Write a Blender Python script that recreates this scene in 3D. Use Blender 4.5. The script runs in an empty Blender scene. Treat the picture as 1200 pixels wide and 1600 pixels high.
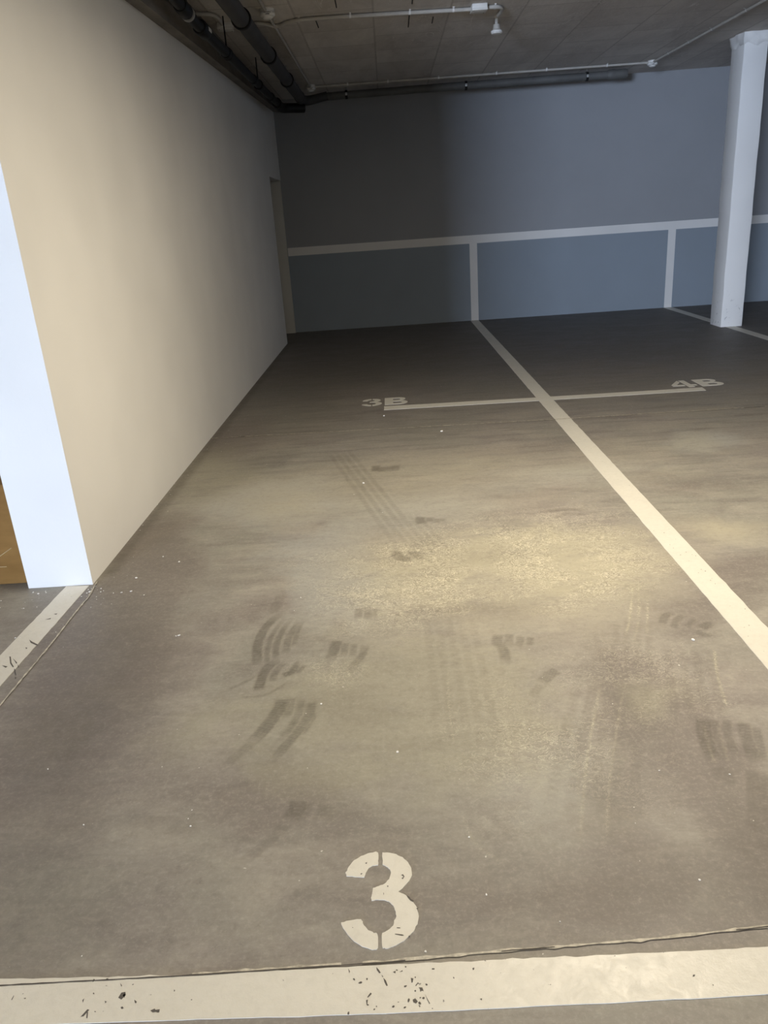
import bpy, bmesh, math, random
import numpy as np
from mathutils import Vector, Matrix
from mathutils.geometry import tessellate_polygon

random.seed(4)
rng = np.random.default_rng(7)
C = bpy.context.scene.collection
SC = bpy.context.scene
PI = math.pi

# ---------------------------------------------------------------- camera, world, lights, exposure
ZC = 2.86            # ceiling height
XL = -1.327          # face of the left wall
YB = 10.888          # face of the back wall
cam_d = bpy.data.cameras.new('camera'); cam = bpy.data.objects.new('camera', cam_d); C.objects.link(cam)
cam.matrix_world = Matrix(((0.997806, 0.061152, 0.025382, 0.000000), (0.002305, 0.351032, -0.936361, 0.000000), (-0.066170, 0.934364, 0.350121, 1.350000), (0.000000, 0.000000, 0.000000, 1.000000)))
cam_d.sensor_fit = 'VERTICAL'; cam_d.sensor_height = 36.0; cam_d.lens = 1211.03 / 1600 * 36.0
cam_d.clip_start = 0.05; cam_d.clip_end = 100
SC.camera = cam
SC.view_settings.view_transform = 'Standard'; SC.view_settings.look = 'None'
SC.view_settings.exposure = 0.0; SC.view_settings.gamma = 1.0; SC.view_settings.use_curve_mapping = False
w = bpy.data.worlds.new('world'); SC.world = w; w.use_nodes = True
w.node_tree.nodes['Background'].inputs[0].default_value = (0.6, 0.75, 1, 1)
w.node_tree.nodes['Background'].inputs[1].default_value = 0.6

DOOR = (-7.75, -15.0)                    # daylight enters through the vehicle entrance behind the camera
def area(name, loc, target, sx, sy, power, col, spread=PI):
    d = bpy.data.lights.new(name, 'AREA'); d.shape = 'RECTANGLE'; d.size = sx; d.size_y = sy
    d.energy = power; d.color = col; d.spread = spread
    o = bpy.data.objects.new(name, d); C.objects.link(o); o.location = loc
    o.rotation_euler = (Vector(target) - Vector(loc)).to_track_quat('-Z', 'Y').to_euler()
    return o
area('entrance_daylight', (DOOR[0], DOOR[1] + 0.03, 1.15), (DOOR[0] + 3, 0, 3.5), 3.4, 2.2, 3450, (0.63, 0.76, 1.0))
LAMP = (1.0, 2.98)
lt = area('tube_or_fill_light', (LAMP[0], LAMP[1], 2.62), (LAMP[0], LAMP[1], 0), 0.10, 1.2, 138, (1.0, 0.87, 0.665))
FILL = (-0.2, -1.3)  # warm fill added out of view behind the camera to brighten the front floor
area('tube_or_fill_light', (FILL[0], FILL[1], 2.715), (FILL[0], FILL[1], 0), 0.10, 1.2, 50, (1.0, 0.87, 0.665))

# ---------------------------------------------------------------- helpers
def new_mat(name, color, rough=0.6, spec=0.5, metal=0.0):
    m = bpy.data.materials.new(name); m.use_nodes = True
    b = m.node_tree.nodes['Principled BSDF']
    b.inputs['Base Color'].default_value = (*color, 1); b.inputs['Roughness'].default_value = rough
    b.inputs['Metallic'].default_value = metal; b.inputs['Specular IOR Level'].default_value = spec
    return m
class NT:
    def __init__(s, m): s.m = m; s.t = m.node_tree; s.b = s.t.nodes['Principled BSDF']
    def n(s, typ, **kw):
        o = s.t.nodes.new(typ)
        for k, v in kw.items(): setattr(o, k, v)
        return o
    def l(s, a, b): s.t.links.new(a, b)
    def pos(s, scale=(1,1,1), rot=(0,0,0)):
        tc = s.n('ShaderNodeTexCoord'); mp = s.n('ShaderNodeMapping')
        mp.inputs['Scale'].default_value = scale; mp.inputs['Rotation'].default_value = rot
        s.l(tc.outputs['Object'], mp.inputs['Vector']); return mp.outputs['Vector']
    def noise(s, vec, scale, detail=4, rough=0.6, dist=0.0):
        o = s.n('ShaderNodeTexNoise'); o.inputs['Scale'].default_value = scale; o.inputs['Detail'].default_value = detail
        o.inputs['Roughness'].default_value = rough; o.inputs['Distortion'].default_value = dist
        s.l(vec, o.inputs['Vector']); return o.outputs['Fac']
    def ramp(s, fac, a, b, va=0.0, vb=1.0):
        o = s.n('ShaderNodeMapRange'); o.inputs[1].default_value = a; o.inputs[2].default_value = b
        o.inputs[3].default_value = va; o.inputs[4].default_value = vb; s.l(fac, o.inputs[0]); return o.outputs[0]
    def math(s, op, a, b=None):
        o = s.n('ShaderNodeMath', operation=op)
        for i, v in enumerate((a, b)):
            if v is None: continue
            if isinstance(v, (int, float)): o.inputs[i].default_value = v
            else: s.l(v, o.inputs[i])
        return o.outputs[0]
    def mix(s, fac, a, b, blend='MIX'):
        o = s.n('ShaderNodeMix', data_type='RGBA', blend_type=blend)
        if isinstance(fac, (int, float)): o.inputs[0].default_value = fac
        else: s.l(fac, o.inputs[0])
        for i, v in ((6, a), (7, b)):
            if isinstance(v, tuple): o.inputs[i].default_value = (*v, 1)
            else: s.l(v, o.inputs[i])
        return o.outputs[2]
    def col(s, c): s.l(c, s.b.inputs['Base Color'])
    def bump(s, h, strength=0.2, dist=0.01):
        o = s.n('ShaderNodeBump'); o.inputs['Strength'].default_value = strength; o.inputs['Distance'].default_value = dist
        s.l(h, o.inputs['Height']); s.l(o.outputs[0], s.b.inputs['Normal'])

def mesh_obj(name, verts, faces, mats, parent=None, fm=None, smooth=False, loc=None):
    me = bpy.data.meshes.new(name); me.from_pydata([tuple(v) for v in verts], [], faces)
    if not isinstance(mats, (list, tuple)): mats = [mats]
    for m in mats: me.materials.append(m)
    if fm:
        for p, i in zip(me.polygons, fm): p.material_index = i
    if smooth: 
        for p in me.polygons: p.use_smooth = True
    bm = bmesh.new(); bm.from_mesh(me); bmesh.ops.recalc_face_normals(bm, faces=bm.faces); bm.to_mesh(me); bm.free()
    o = bpy.data.objects.new(name, me); C.objects.link(o)
    if parent: o.parent = parent
    if loc: o.location = loc
    return o
def bm_obj(name, bm, mat, parent=None, smooth=True, angle=35):
    me = bpy.data.meshes.new(name)
    bmesh.ops.recalc_face_normals(bm, faces=bm.faces)
    if smooth:
        for f in bm.faces: f.smooth = True
        for e in bm.edges:
            if len(e.link_faces) == 2 and e.calc_face_angle(0) > math.radians(angle): e.smooth = False
    bm.to_mesh(me); bm.free()
    for m in (mat if isinstance(mat, (list, tuple)) else [mat]): me.materials.append(m)
    o = bpy.data.objects.new(name, me); C.objects.link(o)
    if parent: o.parent = parent
    return o
def add_box(bm, a, b, bevel=0.0, segs=2, mi=0):
    n0 = len(bm.faces)
    r = bmesh.ops.create_cube(bm, size=1.0)
    c = [(a[i] + b[i]) / 2 for i in range(3)]; d = [abs(b[i] - a[i]) for i in range(3)]
    for v in r['verts']: v.co = Vector([c[i] + v.co[i] * d[i] for i in range(3)])
    if bevel:
        es = list({e for v in r['verts'] for e in v.link_edges})
        bmesh.ops.bevel(bm, geom=es, offset=bevel, segments=segs, profile=0.5, affect='EDGES')
    bm.faces.ensure_lookup_table()
    for f in bm.faces[n0:]: f.material_index = mi
def add_tube(bm, pts, r, segs=16, closed=True):
    pts = [Vector(p) for p in pts]; rr = r if isinstance(r, (list, tuple)) else [r] * len(pts)
    rings = []; up = None
    for i, p in enumerate(pts):
        d = (pts[min(i + 1, len(pts) - 1)] - pts[max(i - 1, 0)]).normalized()
        if up is None: up = Vector((0, 0, 1)) if abs(d.z) < 0.9 else Vector((1, 0, 0))
        x = d.cross(up).normalized(); y = x.cross(d).normalized(); up = y
        rings.append([bm.verts.new(p + (x * math.cos(2*PI*k/segs) + y * math.sin(2*PI*k/segs)) * rr[i]) for k in range(segs)])
    for a, b in zip(rings, rings[1:]):
        for k in range(segs): bm.faces.new((a[k], a[(k+1) % segs], b[(k+1) % segs], b[k]))
    if closed: bm.faces.new(rings[0]); bm.faces.new(rings[-1])
def add_lathe(bm, prof, c, segs=32):           # prof: (radius, z)
    rings = [[bm.verts.new((c[0] + r*math.cos(2*PI*k/segs), c[1] + r*math.sin(2*PI*k/segs), c[2] + z)) for k in range(segs)] for r, z in prof]
    for a, b in zip(rings, rings[1:]):
        for k in range(segs): bm.faces.new((a[k], a[(k+1) % segs], b[(k+1) % segs], b[k]))
    bm.faces.new(rings[0]); bm.faces.new(rings[-1])
def smooth_path(pts, n=8):
    P = [Vector(p) for p in pts]; out = []
    Q = [P[0]*2 - P[1]] + P + [P[-1]*2 - P[-2]]
    for i in range(1, len(Q) - 2):
        for k in range(n):
            t = k / n
            out.append(0.5 * ((2*Q[i]) + (Q[i+1]-Q[i-1])*t + (2*Q[i-1]-5*Q[i]+4*Q[i+1]-Q[i+2])*t*t + (3*Q[i]-Q[i-1]-3*Q[i+1]+Q[i+2])*t*t*t))
    out.append(P[-1]); return out
def struct(o, label=None):
    o['kind'] = 'structure'
    if label: o['label'] = label
    return o
def thing(name, label, cat, loc=(0,0,0), group=None):
    o = bpy.data.objects.new(name, None); C.objects.link(o); o.location = loc; o.empty_display_size = 0.1
    o['label'] = label; o['category'] = cat
    if group: o['group'] = group
    return o

# ---------------------------------------------------------------- materials
def plaster(name, color, speck=0.04, rough=0.85, bump=0.12, scale=1.0):
    m = new_mat(name, color, rough, 0.25); t = NT(m)
    p = t.pos()
    n1 = t.noise(p, 0.8*scale, 3); n2 = t.noise(p, 55, 3, 0.7)
    dark = tuple(c*(1-speck*2.2) for c in color); lite = tuple(min(1, c*(1+speck)) for c in color)
    t.col(t.mix(t.ramp(n1, 0.3, 0.7), dark, lite)); t.bump(n2, bump, 0.004)
    return m
M_wall_white = plaster('painted plaster white', (0.80, 0.79, 0.76))
M_wall_other = plaster('painted plaster off white', (0.6, 0.6, 0.58))
M_column = plaster('column paint', (0.80, 0.80, 0.79), 0.03)
# column scuffs near its foot
t = NT(M_column); src = t.b.inputs['Base Color'].links[0].from_socket
tc = t.n('ShaderNodeTexCoord'); sx = t.n('ShaderNodeSeparateXYZ'); t.l(tc.outputs['Object'], sx.inputs[0])
foot = t.ramp(sx.outputs[2], 0.02, 0.45, 1, 0)
sc = t.math('MULTIPLY', t.ramp(t.noise(t.pos(), 16, 4, 0.7, 1.0), 0.60, 0.70), foot)
t.col(t.mix(sc, src, (0.25, 0.25, 0.27)))

# back wall: grey paint, a slightly bluer grey below the white band
M_back = new_mat('grey wall paint', (0.3, 0.32, 0.35), 0.7, 0.3); t = NT(M_back)
tc = t.n('ShaderNodeTexCoord'); sx = t.n('ShaderNodeSeparateXYZ'); t.l(tc.outputs['Object'], sx.inputs[0])
low = t.ramp(sx.outputs[2], 1.02, 1.05, 1, 0)
c = t.mix(low, (0.30, 0.31, 0.325), (0.25, 0.29, 0.33))
c = t.mix(t.ramp(t.noise(t.pos(), 1.1, 3), 0.3, 0.7, 0, 0.18), c, (0.17, 0.18, 0.19))
t.col(c); t.bump(t.noise(t.pos(), 60, 3, 0.7), 0.1, 0.004)

# paint of the floor and wall markings
def paint(name, color, rough=0.45, wear=0.0):
    m = new_mat(name, color, rough, 0.4); t = NT(m); p = t.pos()
    a = t.ramp(t.noise(p, 2.2, 5, 0.65), 0.35, 0.7); b = t.ramp(t.noise(p, 45, 4, 0.7, 0.6), 0.45, 0.75)
    c = t.mix(t.math('MULTIPLY', a, 0.45), color, tuple(x*0.84 for x in color))
    c = t.mix(t.math('MULTIPLY', b, 0.28), c, tuple(x*0.72 for x in color))
    sp = t.ramp(t.noise(p, 75, 2, 0.5), 0.74, 0.77)
    c = t.mix(sp, c, (0.10, 0.095, 0.09))
    t.col(c); t.l(t.ramp(t.noise(p, 24, 5, 0.75, 1.0), 0.35, 0.65, rough + .14, rough - .07), t.b.inputs['Roughness']); t.bump(t.noise(p, 60, 5, 0.75), 0.22, 0.004)
    return m
M_paint = paint('floor marking paint', (0.68, 0.66, 0.59), 0.40)
M_paint_wall = plaster('wall marking paint', (0.72, 0.71, 0.69), 0.03)
M_chip = new_mat('bare floor under chipped paint', (0.10, 0.09, 0.08), 0.8)

# ceiling concrete with formwork board joints
M_ceil = new_mat('formwork concrete', (0.25, 0.23, 0.21), 0.9, 0.2); t = NT(M_ceil)
p = t.pos(); br = t.n('ShaderNodeTexBrick'); br.offset = 0.5
t.l(t.pos((1, 1, 1), (0, 0, PI/2)), br.inputs['Vector'])
br.inputs['Scale'].default_value = 1.0; br.inputs['Mortar Size'].default_value = 0.011; br.inputs['Brick Width'].default_value = 0.62
br.inputs['Row Height'].default_value = 0.60; br.inputs['Mortar Smooth'].default_value = 0.6
br.inputs['Color1'].default_value = (0.74, 0.70, 0.65, 1); br.inputs['Color2'].default_value = (0.62, 0.58, 0.535, 1); br.inputs['Mortar'].default_value = (0.49, 0.455, 0.42, 1)
n1 = t.noise(t.pos((1, 0.35, 1)), 2.3, 5, 0.7, 0.5); n2 = t.noise(p, 26, 5, 0.75)
c = t.mix(t.ramp(n1, 0.38, 0.68, 0, 0.55), br.outputs['Color'], (0.36, 0.325, 0.295))
c = t.mix(t.ramp(n2, 0.5, 0.8, 0, 0.5), c, (0.66, 0.64, 0.61))
c = t.mix(t.ramp(t.noise(t.pos((0.6, 5, 1)), 3.0, 4, 0.7), 0.62, 0.72, 0, 0.5), c, (0.72, 0.70, 0.67))
rd = t.noise(t.pos((2.2, 0.5, 1), (0, 0, 0.5)), 2.2, 3, 0.6, 1.5)
c = t.mix(t.math('MULTIPLY', t.ramp(t.math('ABSOLUTE', t.math('SUBTRACT', rd, 0.56)), 0.0, 0.010, 1, 0), t.ramp(n1, 0.5, 0.6, 0, 0.7)), c, (0.85, 0.83, 0.79))
t.col(c); t.bump(n2, 0.6, 0.01)
M_beam = new_mat('beam concrete', (0.16, 0.15, 0.14), 0.9, 0.2); t = NT(M_beam)
t.col(t.mix(t.ramp(t.noise(t.pos((1, .3, 1)), 5, 5, 0.7), 0.3, 0.7), (0.15, 0.14, 0.13), (0.27, 0.255, 0.235)))

def plain(name, color, rough=0.5, var=0.15, scale=14, metal=0.0):
    m = new_mat(name, color, rough, 0.4, metal); t = NT(m)
    t.col(t.mix(t.ramp(t.noise(t.pos(), scale, 3), 0.35, 0.7), color, tuple(c*(1-var) for c in color))); return m
M_black = plain('black drain plastic', (0.006, 0.0065, 0.007), 0.55)
M_grey = plain('grey drain plastic', (0.060, 0.060, 0.062), 0.6, 0.3, 5)
M_grey2 = plain('dusty grey pipe', (0.13, 0.13, 0.125), 0.6, 0.3, 5)
M_rubber = plain('black clamp lining', (0.006, 0.006, 0.006), 0.7)
M_steel = plain('zinc plated steel', (0.55, 0.55, 0.54), 0.4, 0.2, 20, 0.6)
M_pvc = plain('pale conduit plastic', (0.50, 0.475, 0.43), 0.5, 0.12)
M_white = plain('white plastic', (0.74, 0.73, 0.70), 0.4, 0.06)
M_slot = plain('dark recess', (0.03, 0.03, 0.03), 0.8)
M_label = plain('pale sticker', (0.75, 0.74, 0.73), 0.5, 0.05)
M_tube = new_mat('lit tube', (1, 0.95, 0.85)); tb = M_tube.node_tree.nodes['Principled BSDF']
tb.inputs['Emission Color'].default_value = (1, 0.9, 0.7, 1); tb.inputs['Emission Strength'].default_value = 6
M_door = plaster('door paint', (0.30, 0.29, 0.27), 0.05, 0.5)
M_frame = plaster('door frame paint', (0.50, 0.49, 0.45), 0.04, 0.5)

# cardboard
M_card = new_mat('brown cardboard', (0.36, 0.23, 0.10), 0.85, 0.15); t = NT(M_card)
cor = t.n('ShaderNodeTexWave'); cor.bands_direction = 'Z'; cor.inputs['Scale'].default_value = 40; cor.inputs['Distortion'].default_value = 0.4
t.l(t.pos(), cor.inputs['Vector'])
c = t.mix(t.ramp(t.noise(t.pos((1, 1, 3)), 5, 4), 0.3, 0.7), (0.21, 0.112, 0.033), (0.28, 0.155, 0.05))
c = t.mix(t.math('MULTIPLY', cor.outputs['Fac'], 0.10), c, (0.22, 0.13, 0.05))
t.col(c)
M_card_edge = plain('cardboard crease', (0.50, 0.37, 0.20), 0.85, 0.1)

# floor: painted attribute channels  R = rubber marks, G = pale dusty wear, B = texture of dried squiggles
M_floor = new_mat('power floated concrete', (0.2, 0.19, 0.17), 0.5, 0.35); t = NT(M_floor)
p = t.pos(); at = t.n('ShaderNodeAttribute'); at.attribute_name = 'marks'
sp = t.n('ShaderNodeSeparateColor'); t.l(at.outputs['Color'], sp.inputs[0]); R_, G_, B_ = sp.outputs[0], sp.outputs[1], sp.outputs[2]
BASE = (0.250, 0.226, 0.208); DRK = (0.165, 0.145, 0.132); LIT = (0.38, 0.355, 0.305); YEL = (0.375, 0.347, 0.268); GRN = (0.252, 0.248, 0.212)
big = t.noise(p, 0.9, 5, 0.62, 0.6); mid = t.noise(t.pos((1, 1.6, 1), (0, 0, 0.3)), 3.1, 6, 0.68, 0.8)
streak = t.noise(t.pos((1.1, 9, 1), (0, 0, 0.05)), 1.6, 6, 0.7, 0.5)
streak2 = t.noise(t.pos((2.2, 15, 1), (0, 0, -0.12)), 2.0, 5, 0.7, 0.4)
fine = t.noise(p, 90, 4, 0.75)
c = t.mix(t.ramp(big, 0.36, 0.66), BASE, GRN)
c = t.mix(t.ramp(mid, 0.48, 0.72, 0, 0.6), c, LIT)
c = t.mix(t.ramp(mid, 0.47, 0.28, 0, 0.6), c, DRK)
mid2 = t.noise(t.pos((1, 2.4, 1), (0, 0, -0.25)), 5.5, 5, 0.7, 1.2)
c = t.mix(t.ramp(mid2, 0.55, 0.70, 0, 0.45), c, LIT)
c = t.mix(t.ramp(mid2, 0.44, 0.32, 0, 0.4), c, (0.20, 0.175, 0.165))
sx = t.n('ShaderNodeSeparateXYZ'); tcf = t.n('ShaderNodeTexCoord'); t.l(tcf.outputs['Object'], sx.inputs[0])
far = t.ramp(sx.outputs[1], 2.6, 4.6, 0.30, 1.0)
c = t.mix(t.math('MULTIPLY', t.ramp(streak, 0.46, 0.70, 0, 0.85), far), c, (0.285, 0.262, 0.225))
c = t.mix(t.math('MULTIPLY', t.ramp(streak, 0.50, 0.32, 0, 0.75), far), c, DRK)
c = t.mix(t.math('MULTIPLY', t.ramp(streak2, 0.58, 0.74, 0, 0.5), far), c, (0.33, 0.31, 0.27))
# darker towards the back
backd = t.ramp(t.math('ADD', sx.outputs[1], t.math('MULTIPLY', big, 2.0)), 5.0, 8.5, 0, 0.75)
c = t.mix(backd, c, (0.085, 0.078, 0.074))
# pale wear
at2 = t.n('ShaderNodeAttribute'); at2.attribute_name = 'tint'
sp2 = t.n('ShaderNodeSeparateColor'); t.l(at2.outputs['Color'], sp2.inputs[0]); TG, TP, TO = sp2.outputs[0], sp2.outputs[1], sp2.outputs[2]
edge = t.noise(t.pos((1, 2.0, 1), (0, 0, 0.12)), 4.2, 7, 0.72, 1.4)
def worn(ch, amp=0.9, lo=0.22, hi=0.62):       # ragged, streaky edge instead of a smooth one
    return t.ramp(t.math('MULTIPLY', ch, t.math('ADD', t.math('MULTIPLY', edge, 2*amp), 1 - amp)), lo, hi)
c = t.mix(t.math('MULTIPLY', worn(TP), 0.55), c, (0.150, 0.125, 0.115))
c = t.mix(t.math('MULTIPLY', worn(TG), 0.60), c, (0.35, 0.355, 0.335))
c = t.mix(t.math('MULTIPLY', worn(TO), 0.50), c, (0.31, 0.295, 0.22))
c = t.mix(t.math('MULTIPLY', worn(G_, 0.8, 0.12, 0.85), 0.95), c, YEL)
c = t.mix(t.math('MULTIPLY', worn(B_, 1.0, 0.50, 0.95), 0.40), c, (0.44, 0.41, 0.305))
grit = t.noise(p, 38, 5, 0.8)
c = t.mix(t.ramp(fine, 0.5, 0.75, 0, 0.45), c, (0.40, 0.375, 0.33))
c = t.mix(t.ramp(grit, 0.48, 0.28, 0, 0.35), c, (0.13, 0.115, 0.10))
c = t.mix(t.ramp(grit, 0.54, 0.76, 0, 0.32), c, (0.46, 0.43, 0.36))
# dried squiggles
wv = t.noise(t.pos((1, 1.3, 1)), 27, 2.5, 0.6, 2.6)
ridge = t.ramp(t.math('ABSOLUTE', t.math('SUBTRACT', wv, 0.53)), 0.0, 0.036, 1, 0)
msk = t.ramp(t.noise(p, 5, 3, 0.6), 0.34, 0.56)
c = t.mix(t.math('MULTIPLY', t.math('MULTIPLY', ridge, msk), t.math('MULTIPLY', B_, 1.0)), c, (0.78, 0.73, 0.57))
ridge_d = t.ramp(t.math('ABSOLUTE', t.math('SUBTRACT', wv, 0.44)), 0.0, 0.030, 1, 0)
c = t.mix(t.math('MULTIPLY', t.math('MULTIPLY', ridge_d, msk), t.math('MULTIPLY', B_, 0.95)), c, (0.16, 0.145, 0.11))
# rubber
c = t.mix(t.math('MULTIPLY', R_, t.ramp(t.noise(p, 18, 4, 0.7), 0.3, 0.6, 0.55, 1.0)), c, (0.075, 0.064, 0.05))
c = t.mix(t.ramp(t.noise(p, 48, 2, 0.5), 0.765, 0.78), c, (0.55, 0.53, 0.49))
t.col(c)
rg = t.ramp(mid, 0.3, 0.7, 0.48, 0.66); t.l(rg, t.b.inputs['Roughness'])
t.bump(t.math('ADD', t.math('MULTIPLY', streak2, 0.6), t.math('MULTIPLY', fine, 0.4)), 0.16, 0.004)

# ---------------------------------------------------------------- structure
# floor mesh: a rectilinear grid, fine where the worn area lies
X0, X1, Y0, Y1 = -10.0, 9.6, -15.3, YB
def axis(segs):
    out = []
    for a, b, s in segs: out += list(np.arange(a, b - 1e-6, s))
    out.append(segs[-1][1]); return np.array(out)
gx = axis([(X0, -1.8, 0.4), (-1.8, -1.0, 0.02), (-1.0, 2.3, 0.0060), (2.3, 4.2, 0.03), (4.2, X1, 0.4)])
gy = axis([(Y0, 0.6, 0.5), (0.6, 1.0, 0.02), (1.0, 3.9, 0.0060), (3.9, 5.6, 0.013), (5.6, 7.0, 0.05), (7.0, Y1, 0.3)])
nx, ny = len(gx), len(gy)
VX, VY = np.meshgrid(gx, gy)
co = np.zeros((ny * nx, 3), np.float32); co[:, 0] = VX.ravel(); co[:, 1] = VY.ravel()
idx = np.arange(nx * ny).reshape(ny, nx)
quads = np.stack([idx[:-1, :-1], idx[:-1, 1:], idx[1:, 1:], idx[1:, :-1]], -1).reshape(-1, 4)
fme = bpy.data.meshes.new('floor')
fme.vertices.add(nx * ny); fme.vertices.foreach_set('co', co.ravel())
fme.loops.add(quads.size); fme.loops.foreach_set('vertex_index', quads.ravel().astype(np.int32))
fme.polygons.add(len(quads)); fme.polygons.foreach_set('loop_start', np.arange(0, quads.size, 4, dtype=np.int32))
fme.update(calc_edges=True)
# ---- marks
marks = np.zeros((ny, nx, 4), np.float32); marks[..., 3] = 1
def window(x0, x1, y0, y1):
    i0, i1 = np.searchsorted(gx, [x0, x1]); j0, j1 = np.searchsorted(gy, [y0, y1])
    return slice(j0, j1), slice(i0, i1)
def dist_path(px, py, pts):
    best = np.full(px.shape, 1e9, np.float32); along = np.zeros(px.shape, np.float32); side = np.zeros(px.shape, np.float32); s = 0.0
    for a, b in zip(pts, pts[1:]):
        dx, dy = b[0]-a[0], b[1]-a[1]; L = math.hypot(dx, dy) + 1e-9
        tt = np.clip(((px-a[0])*dx + (py-a[1])*dy) / (L*L), 0, 1)
        d = np.hypot(px - a[0] - tt*dx, py - a[1] - tt*dy)
        m = d < best; best = np.where(m, d, best); along = np.where(m, s + tt*L, along)
        side = np.where(m, ((px-a[0])*dy - (py-a[1])*dx) / L, side)
        s += L
    return best, along, side, s
def stroke(pts, w, strength, ch=0, tread=0.0, soft=0.006, fade=(0.12, 0.12), off=0.0, blade=0.018):
    p3 = smooth_path([(x, y, 0) for x, y in pts], 6); pts = [(v.x, v.y) for v in p3]
    xs = [q[0] for q in pts]; ys = [q[1] for q in pts]; pad = w + 0.05 + abs(off)
    sl = window(min(xs)-pad, max(xs)+pad, min(ys)-pad, max(ys)+pad)
    d, al, sd, L = dist_path(VX[sl], VY[sl], pts)
    dd = np.abs(sd - off) + np.maximum(0, d - np.abs(sd))*3 if off else d
    k = np.clip((w/2 - dd) / soft + 0.5, 0, 1)
    k *= np.clip(al / (fade[0]*L + 1e-6), 0, 1) * np.clip((L - al) / (fade[1]*L + 1e-6), 0, 1)
    if tread: k *= 1 - tread * (np.sin(al * 2*PI / blade + sd*30) > 0.3)
    a = marks[sl][..., ch]; marks[sl][..., ch] = np.maximum(a, k * strength)
def comb(pts, offs, w, strength, **kw):        # parallel ribs of one tyre print
    for i, (o, s0) in enumerate(offs): stroke([(x + o[0], y + o[1]) for x, y in pts], w * s0, strength * (0.75 + 0.25*s0), **kw)
def blob(cx, cy, rx, ry, strength, ch=1, power=1.5, rot=0.0, rough=0.35):
    sl = window(cx-rx*1.6, cx+rx*1.6, cy-ry*1.6, cy+ry*1.6); x = VX[sl]-cx; y = VY[sl]-cy
    u = (x*math.cos(rot) + y*math.sin(rot))/rx; v = (-x*math.sin(rot) + y*math.cos(rot))/ry
    ph = rng.uniform(0, 6, 6)
    ang = np.arctan2(v, u); wob = 1 + rough*(0.4*np.sin(2*ang+ph[0]) + 0.3*np.sin(3*ang+ph[1]) + 0.2*np.sin(5*ang+ph[2]) + 0.15*np.sin(9*ang+ph[3]))
    r = np.sqrt(u*u + v*v) / wob
    k = np.clip(1 - r, 0, 1) ** power * strength
    a = marks[sl][..., ch]; marks[sl][..., ch] = np.clip(a + k * (1 - a), 0, 1)
# pale, dusty worn ground in the middle of the bay
for (cx, cy, rx, ry), s, pw in [
    ((-0.0311, 4.0145, 1.1108, 0.8934), 0.50, 0.8), ((1.1414, 4.1847, 0.8677, 0.6316), 0.42, 0.8), ((-0.7176, 4.0055, 0.5320, 0.6431), 0.35, 0.8), ((0.5077, 2.8456, 0.8070, 0.5532), 0.95, 0.9), ((0.8852, 2.9051, 0.4183, 0.4260), 0.5, 0.9), ((1.3754, 3.1324, 0.2837, 0.2374), 0.75, 0.8), ((0.0079, 2.9427, 0.4403, 0.5578), 0.55, 0.9),
    ((0.2484, 2.3456, 0.5488, 0.4648), 0.45, 1.1), ((-0.6217, 3.7297, 0.2519, 0.3447), 0.40, 0.7), ((0.7467, 3.1530, 0.2967, 0.1848), 0.45, 0.8), ((0.3152, 1.5594, 0.2001, 0.2465), 0.28, 1.1),
    ((-0.1902, 2.6019, 0.2859, 0.4071), 0.30, 1.1), ((0.7751, 1.9697, 0.1629, 0.1939), 0.30, 1.0), ((0.3047, 1.8713, 0.2843, 0.2678), 0.25, 1.0), ((1.7747, 4.4973, 0.2086, 0.2909), 0.35, 0.8), ((0.2431, 4.4480, 0.7504, 0.3910), 0.22, 0.8),
    ((-0.4328, 2.4143, 0.2060, 0.2725), 0.2, 1.0), ((0.4740, 1.4433, 0.1741, 0.1407), 0.16, 1.0), ((-0.6955, 2.0869, 0.1651, 0.2513), 0.14, 1.0)]:
    blob(cx, cy, rx, ry, s, 1, pw)
for (cx, cy, rx, ry), s in [((0.3806, 3.0203, 0.8818, 0.5809), 1.0), ((0.0030, 2.7576, 0.3687, 0.5009), 0.9), ((0.7079, 2.8201, 0.3381, 0.4618), 0.9), ((0.3433, 1.7398, 0.3289, 0.3909), 0.45), ((0.6863, 2.0617, 0.3004, 0.2769), 0.5), ((-0.2605, 2.1736, 0.1673, 0.1536), 0.5)]:
    blob(cx, cy, rx, ry, s, 2, 0.8)
tint = np.zeros((ny, nx, 4), np.float32); tint[..., 3] = 1; keep = marks; marks = tint
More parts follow.
